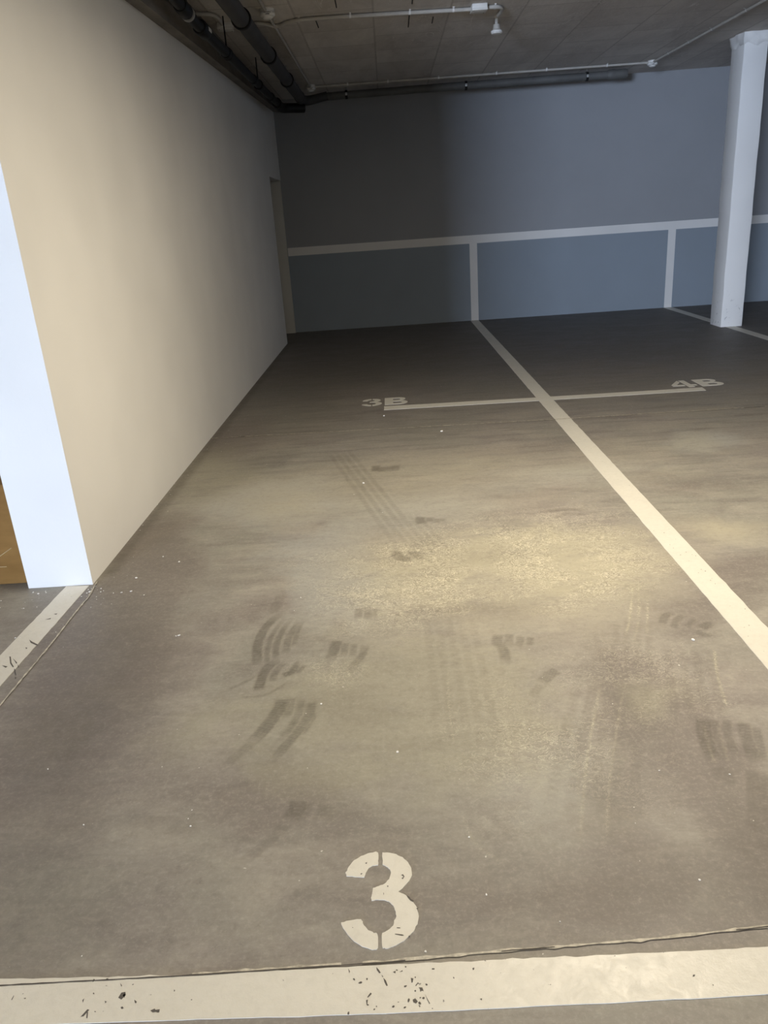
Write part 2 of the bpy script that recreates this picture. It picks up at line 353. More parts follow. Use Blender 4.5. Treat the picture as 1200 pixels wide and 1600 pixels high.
for (cx, cy, rx, ry), s, ch in [
    ((-0.7102, 3.9113, 0.3853, 0.4667), 0.95, 0), ((-0.2457, 2.7755, 0.2266, 0.4531), 0.9, 0), ((0.0290, 3.6200, 0.6312, 0.3615), 0.7, 0), ((-0.4339, 3.1596, 0.2572, 0.4270), 0.7, 0), ((1.8094, 4.4890, 0.2772, 0.2899), 0.8, 0), ((0.3241, 1.5961, 0.1730, 0.2098), 0.6, 0), ((0.9478, 4.0398, 0.5967, 0.2739), 0.6, 0),
    ((0.6283, 1.9270, 0.1568, 0.4552), 0.8, 1), ((0.7518, 1.5922, 0.1620, 0.4454), 0.95, 1), ((0.4395, 1.4446, 0.1585, 0.2392), 0.6, 1), ((-1.0524, 2.1124, 0.3161, 0.9636), 0.85, 1), ((-1.1370, 2.7245, 0.3911, 0.4427), 0.85, 1), ((-1.1959, 3.3537, 0.2818, 0.4751), 0.9, 1), ((-1.2586, 5.2710, 0.5649, 0.6215), 0.8, 1), ((1.2479, 2.7045, 0.2740, 0.2709), 0.8, 1),
    ((1.4541, 3.7267, 0.3290, 0.2837), 0.6, 1), ((0.8744, 4.5668, 0.5948, 0.3005), 0.5, 1), ((-0.5854, 1.6188, 0.3026, 0.2168), 0.5, 1), ((0.2553, 2.5228, 0.3678, 0.1076), 0.7, 1), ((0.9779, 2.4239, 0.2119, 0.2262), 0.7, 1), ((-0.0927, 1.3813, 0.4330, 0.2258), 0.5, 1), ((-0.6032, 2.6128, 0.1735, 0.2084), 0.5, 1), ((-0.3226, 1.6104, 0.1823, 0.1437), 0.5, 1), ((0.3690, 1.2153, 0.5157, 0.1254), 0.7, 1),
    ((-0.2828, 1.9588, 0.3242, 0.2895), 0.8, 2), ((0.1013, 2.0580, 0.3874, 0.3116), 0.9, 2), ((0.2144, 1.7398, 0.2528, 0.2654), 0.6, 2), ((-1.2659, 4.5682, 0.4935, 0.6812), 0.7, 2), ((-0.1590, 1.6297, 0.2474, 0.1940), 0.5, 2), ((0.6742, 1.9380, 0.1082, 0.1266), 0.7, 2), ((-0.6490, 1.8906, 0.2281, 0.2451), 0.5, 2), ((0.8098, 3.0826, 0.5256, 0.2724), 0.6, 2)]:
    blob(cx, cy, rx * 1.15, ry * 1.15, s, ch, 0.7)
marks = keep
# broad dark patches
for (cx, cy, rx, ry), s in [((0.6020, 1.9218, 0.1062, 0.3379), 0.30), ((0.4470, 1.5169, 0.0901, 0.1941), 0.22), ((-0.9797, 2.1915, 0.3008, 0.4221), 0.30), ((0.3365, 3.0023, 0.2385, 0.1443), 0.25), ((-1.1553, 3.4267, 0.2863, 0.4928), 0.22),
    ((0.7112, 1.3271, 0.0666, 0.2107), 0.30), ((-0.9967, 1.8388, 0.2796, 0.7047), 0.42), ((-1.0698, 2.4984, 0.2675, 0.3371), 0.30), ((-0.8471, 1.1903, 0.2747, 0.1242), 0.25), ((0.8893, 2.6241, 0.1372, 0.1247), 0.18), ((0.4429, 1.2522, 0.4303, 0.1789), 0.26), ((0.2349, 2.5485, 0.3019, 0.0797), 0.16), ((-0.8035, 1.3226, 0.1766, 0.1617), 0.18), ((-0.0626, 1.4552, 0.2271, 0.1027), 0.12), ((-1.2694, 5.0893, 0.2746, 0.5017), 0.25)]:
    blob(cx, cy, rx, ry, s, 0, 0.9)
# tyre prints: ribs with fine cross tread
T = dict(tread=0.35, blade=0.013)
for pts, wd, s in [
    ([(-0.5164, 2.2302), (-0.5362, 2.3565), (-0.5305, 2.4684), (-0.5011, 2.5614), (-0.4661, 2.6076)], .034, .55), ([(-0.4850, 2.2348), (-0.4988, 2.3611), (-0.4880, 2.4635), (-0.4586, 2.5662)], .018, .42), ([(-0.4601, 2.2562), (-0.4688, 2.3708), (-0.4556, 2.4832), (-0.4313, 2.5579)], .022, .42),
    ([(-0.4280, 2.2938), (-0.4328, 2.3889), (-0.4191, 2.4695), (-0.4047, 2.5547)], .026, .42), ([(-0.4095, 2.3425), (-0.4057, 2.4309), (-0.3941, 2.5435)], .018, .40), ([(-0.5169, 2.5884), (-0.5062, 2.6916), (-0.5042, 2.7746)], .04, .22),
    ([(-0.4906, 2.0778), (-0.4877, 2.1805), (-0.4698, 2.2332), (-0.4398, 2.2663)], .034, .62), ([(-0.4547, 2.1247), (-0.4472, 2.1917), (-0.4242, 2.2444)], .024, .42), ([(-0.4262, 2.1590), (-0.3952, 2.1787), (-0.3833, 2.2241), (-0.3665, 2.2263)], .026, .55), ([(-0.3774, 2.1692), (-0.3672, 2.1912), (-0.3554, 2.2212)], .018, .5),
    ([(-0.5957, 2.0881), (-0.5497, 2.1269), (-0.5109, 2.1676), (-0.4955, 2.2044)], .014, .30), ([(-0.5419, 2.0479), (-0.4725, 2.0516), (-0.4363, 2.0796), (-0.3921, 2.1332)], .010, .32),
    ([(-0.4094, 2.0421), (-0.4084, 1.9880), (-0.4210, 1.9374), (-0.4479, 1.8629), (-0.4797, 1.7990)], .042, .52), ([(-0.3805, 2.0324), (-0.3786, 1.9655), (-0.3954, 1.9162)], .026, .42), ([(-0.3485, 2.0293), (-0.3467, 1.9561), (-0.3636, 1.8856), (-0.3952, 1.8004)], .024, .40),
    ([(-0.3137, 2.0158), (-0.3152, 1.9468), (-0.3375, 1.8682), (-0.3781, 1.7793), (-0.4121, 1.7068)], .030, .42), ([(-0.2965, 1.9515), (-0.3067, 1.8958), (-0.3307, 1.8380)], .014, .35), ([(-0.4479, 1.8629), (-0.4797, 1.7990), (-0.5113, 1.7466), (-0.5327, 1.7034)], .030, .22),
    ([(-0.2580, 2.3692), (-0.2665, 2.2929), (-0.2755, 2.2326)], .038, .48), ([(-0.2279, 2.3483), (-0.2293, 2.2889), (-0.2359, 2.2485)], .026, .34), ([(-0.1988, 2.3407), (-0.1988, 2.2856), (-0.2033, 2.2370)], .022, .34), ([(-0.1585, 2.3233), (-0.1657, 2.2654), (-0.1874, 2.2114), (-0.2086, 2.1671)], .028, .38),
    ([(-0.1871, 2.5989), (-0.1899, 2.5386), (-0.1842, 2.5086)], .03, .42), ([(-0.1607, 2.6059), (-0.1546, 2.5443), (-0.1558, 2.4955)], .03, .40), ([(-0.1340, 2.5923), (-0.1308, 2.5414), (-0.1375, 2.5127)], .022, .34),
    ([(0.3020, 2.3496), (0.2887, 2.2991), (0.3002, 2.2435), (0.3000, 2.1834), (0.2885, 2.1460)], .036, .42), ([(0.3366, 2.3457), (0.3262, 2.2906), (0.3270, 2.2529)], .030, .40), ([(0.3704, 2.3243), (0.3615, 2.2824), (0.3437, 2.2510)], .028, .36), ([(0.4038, 2.3161), (0.3951, 2.2787), (0.3825, 2.2550)], .024, .40),
    ([(0.4526, 2.1026), (0.4294, 2.0866), (0.3993, 2.0536), (0.3800, 2.0344)], .040, .42), ([(0.3902, 2.0264), (0.3662, 2.0012), (0.3516, 1.9623)], .03, .22),
    ([(0.8579, 2.3518), (0.8897, 2.4077), (0.9295, 2.4265)], .028, .42), ([(0.8852, 2.3174), (0.9260, 2.3847), (0.9673, 2.4077)], .024, .34), ([(0.9295, 2.3211), (0.9700, 2.3611), (0.9909, 2.3586)], .022, .34), ([(0.9736, 2.3071), (1.0059, 2.3298), (1.0264, 2.3274)], .036, .42), ([(0.9505, 2.2967), (0.9721, 2.2642), (1.0015, 2.2693)], .026, .34),
    ([(0.7965, 1.8236), (0.7743, 1.7563), (0.7621, 1.6893), (0.7572, 1.6183)], .040, .50), ([(0.8244, 1.8181), (0.8022, 1.7399), (0.7894, 1.6662), (0.7872, 1.6208)], .024, .34), ([(0.8589, 1.8120), (0.8318, 1.7373), (0.8181, 1.6638), (0.8167, 1.6334)], .024, .34), ([(0.8992, 1.7996), (0.8754, 1.7281), (0.8603, 1.6552), (0.8515, 1.6058)], .034, .44), ([(0.9184, 1.7719), (0.8961, 1.6913), (0.8700, 1.6043)], .024, .38),
    ([(0.7572, 1.6183), (0.7576, 1.5795), (0.7405, 1.5527)], .05, .22), ([(0.8530, 1.6057), (0.8172, 1.5150), (0.7654, 1.3929), (0.6889, 1.2524)], .06, .30),
    ([(-0.3085, 1.5762), (-0.3122, 1.5357), (-0.3270, 1.4996)], .044, .42), ([(-0.2864, 1.5654), (-0.2893, 1.5296), (-0.3016, 1.4957)], .026, .28), ([(-0.2456, 1.5601), (-0.2493, 1.5049)], .026, .22), ([(-0.2210, 1.5515), (-0.2251, 1.4946)], .022, .18), ([(-0.3270, 1.4996), (-0.3592, 1.4496), (-0.3974, 1.4024), (-0.4339, 1.3574)], .030, .22),
    ([(-0.2612, 1.3018), (-0.2599, 1.2591)], .06, .18)]:
    stroke(pts, wd, s * 1.2, 0, soft=0.007, fade=(.10, .28), **T)
    if s > .33: stroke([(x + wd*.58, y + .002) for x, y in pts], .006, .34, 1, soft=.005, tread=.4, fade=(.15, .35))
for pts, wd, s in [([(-0.1454, 4.4095), (-0.1477, 4.2842)], .05, .50), ([(-0.1072, 4.3758), (-0.1105, 4.2643)], .05, .44), ([(-0.0693, 4.3805), (-0.0735, 4.2689)], .045, .40), ([(-0.0314, 4.3853), (-0.0364, 4.2735)], .05, .50),
    ([(0.0861, 3.5164), (0.0751, 3.4752), (0.0847, 3.4147)], .05, .55), ([(0.1257, 3.5010), (0.1191, 3.4339)], .04, .45), ([(0.1583, 3.4782), (0.1517, 3.4201)], .03, .40), ([(0.1857, 3.4735), (0.1768, 3.4326)], .03, .35),
    ([(-0.0237, 3.1186), (-0.0412, 3.0725), (-0.0144, 3.0278), (0.0344, 3.0140)], .05, .50), ([(0.0263, 3.1040), (0.0407, 3.0399), (0.0846, 3.0402)], .05, .45), ([(-0.0049, 3.0809), (0.0692, 3.0629)], .05, .35),
    ([(0.6702, 3.4766), (0.7657, 3.4950), (0.8791, 3.4576)], .035, .22), ([(0.6834, 3.3890), (0.7823, 3.4312), (0.8650, 3.3999)], .03, .2)]:
    stroke(pts, wd, s, 0, soft=0.014, fade=(.15, .15))
# long rolling tracks with a tread pattern
for pts, wd, s, n in [([(-0.4012, 4.7987), (-0.1855, 3.9711), (-0.0227, 3.3430), (0.0695, 3.0698)], .17, .26, 4), ([(-0.0191, 3.5520), (0.0883, 3.1732), (0.1667, 2.8919), (0.1853, 2.7404)], .19, .20, 5), ([(0.1379, 2.5087), (0.1399, 2.0164), (0.1280, 1.6141)], .20, .14, 5),
    ([(0.6303, 2.1102), (0.4723, 1.6872), (0.3607, 1.3623)], .24, .17, 5), ([(0.8916, 2.1987), (0.8202, 1.9502), (0.7692, 1.7428)], .17, .16, 4), ([(0.7853, 2.4298), (0.6581, 2.0347), (0.5377, 1.6818)], .14, .14, 4)]:
    for k in range(n):
        stroke(pts, wd/n*0.62, s, 0, tread=0.65, blade=0.026, soft=0.008, fade=(.1, .3), off=(k - (n-1)/2) * wd/n)
for pts, s in [([(-0.0608, 3.4305), (0.0383, 2.9739), (0.1216, 2.6121)], .35), ([(-0.0418, 3.4949), (0.0734, 3.0351), (0.1514, 2.6888)], .35), ([(0.0039, 3.4617), (0.1203, 2.9948), (0.1725, 2.8001)], .3), ([(0.5730, 2.0432), (0.4443, 1.6895), (0.3466, 1.3632)], .30), ([(0.6295, 2.0027), (0.4915, 1.6346), (0.4028, 1.3595)], .25),
    ([(0.7034, 2.2609), (0.7745, 2.4312), (0.8555, 2.7069), (0.8197, 2.7999)], .45), ([(0.7221, 2.2175), (0.8026, 2.4277), (0.8732, 2.6763), (0.8888, 2.8205)], .35), ([(0.7747, 2.2529), (0.8327, 2.4241), (0.9057, 2.6719)], .3), ([(0.9703, 2.1900), (0.9126, 2.0090), (0.8777, 1.8493)], .35),
    ([(0.4335, 1.9381), (0.4146, 1.6919), (0.3600, 1.4208)], .2), ([(0.2945, 2.1453), (0.2592, 1.8755), (0.2403, 1.6547)], .22), ([(0.1121, 2.1644), (0.0976, 1.9215), (0.0992, 1.7179)], .22), ([(0.0934, 1.5021), (0.1206, 1.3974), (0.1778, 1.3370)], .18), ([(0.7901, 1.7977), (0.7689, 1.7154), (0.7538, 1.6260)], .25), ([(0.8239, 1.7947), (0.8047, 1.7124), (0.7882, 1.6232)], .22)]:
    stroke(pts, .010, min(.8, s * 1.7), 2, soft=0.006, tread=0.3); stroke(pts, .009, min(.7, s * 1.6), 1, soft=0.006, tread=0.3)
for k in range(16):                              # short pale cross marks left by a tread beside the dark track
    x, y = (0.5222, 1.9792); stroke([(x - .0035*k + rng.normal(0, .006), y - .034*k), (x + rng.uniform(.02,.05) - .0035*k, y - .034*k - .016)], .006, rng.uniform(.2,.5), 1, soft=.006)
    x, y = (0.6290, 1.9358); stroke([(x - .002*k + rng.normal(0, .006), y - .031*k), (x + rng.uniform(.02,.05) - .002*k, y - .031*k - .01)], .006, rng.uniform(.2,.5), 1, soft=.006)
for k in range(11):
    x, y = (0.9600, 2.1131); stroke([(x + rng.normal(0, .006), y - .02*k), (x + rng.uniform(.02,.05), y - .02*k - .012)], .006, rng.uniform(.2,.45), 1, soft=.005)
stroke([(XL + .03, y) for y in (3.0, 4.5, 6.0, 8.0, 9.8)], .07, .55, 0, soft=.05, fade=(.01, .01))
# straight scuff edges and smears on the near left
for pts, wd, s, ch in [([(-0.9699, 2.5193), (-0.7808, 2.1989)], .02, .22, 0), ([(-1.5274, 6.2571), (-0.9833, 5.7806), (-0.4914, 5.7499)], .03, .12, 1), ([(-0.7673, 1.5460), (-0.6475, 1.5221), (-0.5261, 1.4775)], .05, .16, 0), ([(-0.9801, 1.5128), (-0.9336, 1.5759)], .05, .14, 1), ([(-1.1844, 2.2206), (-1.0757, 1.9025), (-1.0060, 1.7543)], .02, .16, 1),
    ([(-0.5558, 1.4712), (-0.2724, 1.4197)], .012, .18, 0), ([(0.0503, 4.3298), (0.4583, 4.3063)], .02, .28, 1), ([(-0.8958, 1.1991), (-0.8227, 1.2184), (-0.7372, 1.2456)], .04, .14, 1), ([(-0.8667, 1.6415), (-0.7123, 1.6347)], .02, .12, 1), ([(-0.2455, 4.2079), (0.2603, 4.1406)], .02, .14, 0)]:
    stroke(pts, wd, s, ch, soft=0.02, fade=(.3, .3))
attr = fme.attributes.new('marks', 'FLOAT_COLOR', 'POINT'); attr.data.foreach_set('color', marks.ravel())
attr = fme.attributes.new('tint', 'FLOAT_COLOR', 'POINT'); attr.data.foreach_set('color', tint.ravel())
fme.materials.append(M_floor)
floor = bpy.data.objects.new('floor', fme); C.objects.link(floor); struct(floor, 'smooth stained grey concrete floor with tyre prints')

def wall(name, boxes, mat, label=None, bevel=0.0):
    bm = bmesh.new()
    for b in boxes: add_box(bm, b[0], b[1], bevel)
    return struct(bm_obj(name, bm, mat, None, bevel > 0), label)
ceiling = wall('ceiling', [((X0, Y0, ZC), (X1, YB + .2, ZC + .2))], M_ceil, 'rough formwork concrete ceiling')
wall_back = wall('wall_back', [((X0, YB, -.02), (X1, YB + .2, ZC))], M_back, 'dark grey painted back wall with white bay bands')
DY0, DZ = 9.86, 1.93                                  # doorway in the left wall, next to the corner
wall_left = wall('wall_left', [((XL - .275, 2.952, 0), (XL, DY0, ZC)), ((XL - .275, DY0, DZ), (XL, YB, ZC))], M_wall_white, 'long white plastered wall on the left')
wall('wall_right', [((X1, Y0, 0), (X1 + .2, YB, ZC))], M_wall_other)
wall('wall_far_left', [((X0 - .2, Y0, 0), (X0, YB, ZC))], M_wall_other)
dx = DOOR[0]
wall('wall_front', [((X0, Y0 - .0, 0), (dx - 1.75, Y0 + .2, ZC)), ((dx + 1.75, Y0, 0), (X1, Y0 + .2, ZC)), ((dx - 1.75, Y0, 2.35), (dx + 1.75, Y0 + .2, ZC))], M_wall_other)
wall('wall_store', [((-3.9, 4.4, 0), (XL - .275, 4.55, ZC)), ((-4.0, 4.4, 0), (-3.9, YB, ZC))], M_wall_other)

# downstand beam on top of the left wall, its underside falling slightly towards the entrance
bm = bmesh.new()
def zb(y): return 2.553 + (y - 4.77) * 0.0290
vs = []
for y in (2.95, YB):
    for x, z in ((XL - .02, zb(y)), (XL + .088, zb(y) - .012), (XL + .088, zb(y) + .105), (XL + .05, zb(y) + .115), (XL + .05, ZC), (XL - .02, ZC)):
        vs.append(bm.verts.new((x, y, z)))
for k in range(6): bm.faces.new((vs[k], vs[(k+1) % 6], vs[6 + (k+1) % 6], vs[6 + k]))
bm.faces.new(vs[:6]); bm.faces.new(vs[6:][::-1])
struct(bm_obj('beam', bm, M_beam, None, False), 'rough concrete beam along the top of the left wall')

# column
bm = bmesh.new(); cx0, cx1, cy0, cy1 = 3.650, 3.888, 8.825, 9.135
NZ = 40; rings = []
for k in range(NZ + 1):
    z = ZC * k / NZ; ring = []
    jog = 0.0022 * math.sin(z * 7.1) + 0.0018 * math.sin(z * 17 + 1)
    b = 0.012
    for (x, y, sxn, syn) in ((cx0, cy0, -1, -1), (cx1, cy0, 1, -1), (cx1, cy1, 1, 1), (cx0, cy1, -1, 1)):
        q = [(x - sxn * b, y), (x - sxn*b*.3, y - syn*b*.3), (x, y - syn * b)]
        if (sxn * syn) > 0: q = q[::-1]
        for a_, b_ in q: ring.append(bm.verts.new((a_ + jog, b_ + jog * .7, z)))
    rings.append(ring)
for a, b2 in zip(rings, rings[1:]):
    n = len(a)
    for i in range(n): bm.faces.new((a[i], a[(i+1) % n], b2[(i+1) % n], b2[i]))
column = struct(bm_obj('column', bm, M_column, None, True, 25), 'square white painted concrete column standing on the line of bay 4')
# lump of plaster where it meets the ceiling
bm = bmesh.new(); cap = []
for k, (z, g) in enumerate(((2.755, .001), (2.768, .012), (2.80, .018), (2.83, .02), (ZC + .002, .024))):
    ring = []
    for i in range(28):
        a = i / 28 * 4; s, f = int(a), a - int(a)
        cs = [(cx0, cy0), (cx1, cy0), (cx1, cy1), (cx0, cy1)]
        (xa, ya), (xb, yb) = cs[s], cs[(s+1) % 4]; x = xa + (xb-xa)*f; y = ya + (yb-ya)*f
        mx, my = (cx0+cx1)/2, (cy0+cy1)/2; d = math.hypot(x-mx, y-my)
        gg = g * (1 + 0.35*math.sin(i*1.9 + k)); zz = z + (0.018*math.sin(i*1.3) + .012*math.sin(i*3.1) if k < 2 else 0)
        ring.append(bm.verts.new((x + (x-mx)/d*gg*1.3, y + (y-my)/d*gg*1.3, zz)))
    cap.append(ring)
for a, b2 in zip(cap, cap[1:]):
    for i in range(28): bm.faces.new((a[i], a[(i+1) % 28], b2[(i+1) % 28], b2[i]))
bm_obj('plaster_collar', bm, M_column, column, True, 60)

# door in the left wall by the corner: leaf set back in the opening, frame on the far side
bm = bmesh.new(); add_box(bm, (XL - .22, DY0 + .02, .01), (XL - .18, YB - .07, DZ - .02), .003)
door = struct(bm_obj('door_1', bm, M_door, None, True), 'door set back in the left wall beside the back corner')
bm = bmesh.new(); add_box(bm, (XL - .275, YB - .06, 0), (XL - .003, YB - .001, DZ), .004)
bm_obj('frame', bm, M_frame, door, True)
bm = bmesh.new(); add_tube(bm, [(XL - .18, DY0 + .12, 1.02), (XL - .13, DY0 + .12, 1.02), (XL - .128, DY0 + .24, 1.02)], .009, 10)
bm_obj('handle', bm, M_steel, door)

# ---------------------------------------------------------------- markings on the floor and the wall
def slab(name, polys, mat, parent, z=0.0016, extra=None, label=None):
    """polys: list of (outline, [holes]) on the floor; extra: outlines of chips that show bare floor"""
    V, Fc, FM = [], [], []
    def put(loops, z, mi, skirt=True):
        flat = [v for L in loops for v in L]
        base = len(V)
        for x, y in flat: V.append((x, y, z))
        for tri in tessellate_polygon([[Vector((x, y, 0)) for x, y in L] for L in loops]):
            a, b, c = [flat[i] for i in tri]
            cr = (b[0]-a[0])*(c[1]-a[1]) - (b[1]-a[1])*(c[0]-a[0])
            if abs(cr) < 1e-12: continue
            Fc.append(tuple(base + i for i in (tri if cr > 0 else tri[::-1]))); FM.append(mi)
        if skirt:
            s = 0
            for L in loops:
                n = len(L); b0 = len(V)
                for x, y in L: V.append((x, y, -0.0004))
                for i in range(n):
                    j = (i+1) % n; Fc.append((base+s+i, base+s+j, b0+j, b0+i)); FM.append(mi)
                s += n
    for outer, holes in polys: put([outer] + holes, z, 0)
    for e in (extra or []): put([e], z + 0.0004, 1, False)
    me = bpy.data.meshes.new(name); me.from_pydata(V, [], Fc)
    me.materials.append(mat); me.materials.append(M_chip)
    for p, i in zip(me.polygons, FM): p.material_index = i
    o = bpy.data.objects.new(name, me); C.objects.link(o); o.parent = parent
    if label: o['label'] = label
    return o
def ragged(a, b, n, amp, seed):
    """points from a to b along a painted edge, slightly uneven"""
    r = random.Random(seed); dxx, dyy = b[0]-a[0], b[1]-a[1]; L = math.hypot(dxx, dyy); out = []
    for i in range(n):
        t_ = i / n; d = r.gauss(0, amp) if i else 0
        if r.random() < .03: d += amp * 3 * (1 if r.random() < .5 else -1)
        out.append((a[0] + dxx*t_ - dyy/L*d, a[1] + dyy*t_ + dxx/L*d))
    return out
def band_poly(corners, amp=.0006, step=.03, seed=1):
    out = []
    for i, (a, b) in enumerate(zip(corners, corners[1:] + corners[:1])):
        out += ragged(a, b, max(2, int(math.hypot(b[0]-a[0], b[1]-a[1]) / step)), amp, seed + i)
    return out
chips = []
def chip(px_list): chips.append(px_list)
def blobchip(x, y, r, n=7, el=1.0, rot=0.0):
    out = []
    for i in range(n):
        a = 2*PI*i/n; rr = r * random.uniform(.6, 1.2); u, v = rr*math.cos(a)*el, rr*math.sin(a)
        out.append((x + u*math.cos(rot) - v*math.sin(rot), y + u*math.sin(rot) + v*math.cos(rot)))
    return out
fl = lambda s: s
near_chips = [
    [(-0.1070, 1.0964), (-0.1020, 1.0906), (-0.0982, 1.0837), (-0.1007, 1.0824), (-0.1057, 1.0895)], [(-0.0932, 1.0726), (-0.0883, 1.0671), (-0.0847, 1.0564), (-0.0871, 1.0552), (-0.0908, 1.0632)], [(-0.0969, 1.0795), (-0.0932, 1.0753), (-0.0945, 1.0740)],
    [(-0.0407, 1.0700), (-0.0359, 1.0684), (-0.0374, 1.0606), (-0.0398, 1.0594)], [(-0.0269, 1.0496), (-0.0197, 1.0492), (-0.0176, 1.0414), (-0.0212, 1.0429), (-0.0237, 1.0404), (-0.0246, 1.0469)], [(-0.0155, 1.0362), (-0.0123, 1.0284), (-0.0070, 1.0169), (-0.0082, 1.0157), (-0.0124, 1.0259)],
    [(-0.0385, 1.0259), (-0.0337, 1.0282), (-0.0292, 1.0217), (-0.0328, 1.0181), (-0.0375, 1.0208)], [(-0.0282, 1.0154), (-0.0248, 1.0127), (-0.0261, 1.0103)], [(-0.0327, 1.0538), (-0.0277, 1.0601), (-0.0265, 1.0587), (-0.0316, 1.0524)], [(-0.0255, 1.0534), (-0.0229, 1.0585), (-0.0217, 1.0572)],
    [(-0.1172, 1.0437), (-0.1147, 1.0410), (-0.1218, 1.0337), (-0.1230, 1.0350)], [(-0.1253, 1.0288), (-0.1217, 1.0299), (-0.1227, 1.0211), (-0.1239, 1.0199)], [(-0.1251, 1.0742), (-0.1226, 1.0728), (-0.1238, 1.0688), (-0.1263, 1.0716)], [(-0.0748, 1.0838), (-0.0698, 1.0863), (-0.0699, 1.0809), (-0.0723, 1.0823)], [(-0.0625, 1.0832), (-0.0562, 1.0870), (-0.0563, 1.0842)],
    [(0.0011, 1.0991), (0.0076, 1.1029), (0.0073, 1.0988), (0.0035, 1.0962)], [(0.0005, 1.0881), (0.0055, 1.0879), (0.0053, 1.0852), (0.0004, 1.0854)], [(-0.5993, 1.0567), (-0.5965, 1.0670), (-0.5894, 1.0680), (-0.5860, 1.0613), (-0.5918, 1.0524)], [(-0.5923, 1.0616), (-0.5885, 1.0653), (-0.5868, 1.0561)],
    [(-0.5294, 1.0278), (-0.5219, 1.0312), (-0.5165, 1.0247), (-0.5235, 1.0238)], [(-0.5200, 1.0286), (-0.5118, 1.0295), (-0.5113, 1.0232), (-0.5161, 1.0235)], [(-0.6590, 1.0214), (-0.6511, 1.0361), (-0.6469, 1.0346), (-0.6533, 1.0224)], [(-0.6500, 1.0297), (-0.6480, 1.0309), (-0.6446, 1.0183), (-0.6470, 1.0184)], [(-0.6234, 1.0514), (-0.6192, 1.0499), (-0.6204, 1.0461)],
    [(-0.5668, 1.0512), (-0.5607, 1.0471), (-0.5607, 1.0432), (-0.5636, 1.0447)], [(-0.6056, 1.0875), (-0.6000, 1.0818), (-0.6004, 1.0791)], [(-0.6678, 1.0548), (-0.6655, 1.0586), (-0.6646, 1.0495)], [(-0.8089, 1.0629), (-0.8080, 1.0720), (-0.8068, 1.0693), (-0.8070, 1.0615)], [(-0.7858, 1.0644), (-0.7813, 1.0655), (-0.7814, 1.0628)],
    [(-0.1617, 1.0964), (-0.1577, 1.0894), (-0.1588, 1.0854)], [(-0.4953, 1.0687), (-0.4921, 1.0659), (-0.4939, 1.0633)], [(0.4851, 1.0502), (0.4886, 1.0500), (0.4860, 1.0462), (0.4825, 1.0464)], [(0.5125, 1.0294), (0.5143, 1.0281), (0.5121, 1.0256)], [(0.0777, 1.0842), (0.0815, 1.0854), (0.0810, 1.0813), (0.0785, 1.0801)], [(0.0852, 1.0212), (0.0889, 1.0223), (0.0884, 1.0185)]]
for q in range(26):
    x, y = random.choice([(-0.0317, 1.0485), (-0.0919, 1.0322), (-0.6363, 1.0392)]); near_chips.append(blobchip(x + random.gauss(0, .035), y + random.gauss(0, .03), random.uniform(.001, .0028), 6, random.uniform(1, 2), random.uniform(0, 3)))
near_chips = [c_ for c_ in near_chips if all(.985 < y < 1.1 for x, y in c_)]
xa = -3.6; xb = 6.2
NB = [(-0.8533, 1.1094), (-0.6976, 1.1043), (-0.4675, 1.0976), (-0.1045, 1.1004), (0.4996, 1.0994), (0.6465, 1.1013)]
NBb = [(0.6030, 1.0061), (0.4645, 1.0036), (-0.0918, 1.0018), (-0.6800, 1.0101)]
top = [(xa, NB[0][1])] + NB + [(xb, NB[-1][1] + .03)]
bot = [(xb, NBb[0][1] + .03)] + NBb + [(xa, NBb[-1][1])]
outl = []
for i, (a, b) in enumerate(zip(top, top[1:])): outl += ragged(a, b, max(2, int(math.hypot(b[0]-a[0], b[1]-a[1]) / .02)), .0007, 50 + i)
outl.append(top[-1])
for i, (a, b) in enumerate(zip(bot, bot[1:])): outl += ragged(a, b, max(2, int(math.hypot(b[0]-a[0], b[1]-a[1]) / .03)), .0004, 70 + i)
outl.append(bot[-1])
slab('painted_line', [(outl, [])], M_paint, floor, extra=near_chips, label='broad white painted line across the front of bay 3, chipped')
# line between bays 3 and 4
XM0, XM1 = 1.0756, 1.1854
mchips = [blobchip(random.uniform(XM0 + .01, XM1 - .01), random.uniform(1.3, 3.2), random.uniform(.0015, .003), 6) for _ in range(26)]
slab('painted_line', [(band_poly([(XM1, 1.125), (XM1, YB), (XM0, YB), (XM0, 1.12)], .0007, .05, 5), [])], M_paint, floor, z=.0014, extra=mchips, label='long white painted line between bays 3 and 4')
# line beyond bay 4, running under the column
slab('painted_line', [(band_poly([(3.805, 1.2), (3.815, YB), (3.705, YB), (3.695, 1.2)], .0008, .06, 9), [])], M_paint, floor, z=.0014, label='white painted line running under the column')
# cross lines that divide the bays in depth
slab('painted_line', [(band_poly([(-.103, 5.835), (XM0, 5.812), (XM0, 5.925), (-.103, 5.96)], .0008, .05, 12), [])], M_paint, floor, z=.0014, label='short white painted cross line beside the letters 3B')
slab('painted_line', [(band_poly([(XM1, 5.812), (2.33, 5.796), (2.341, 5.904), (XM1, 5.925)], .0008, .05, 15), [])], M_paint, floor, z=.0014, label='short white painted cross line below the letters 4B')
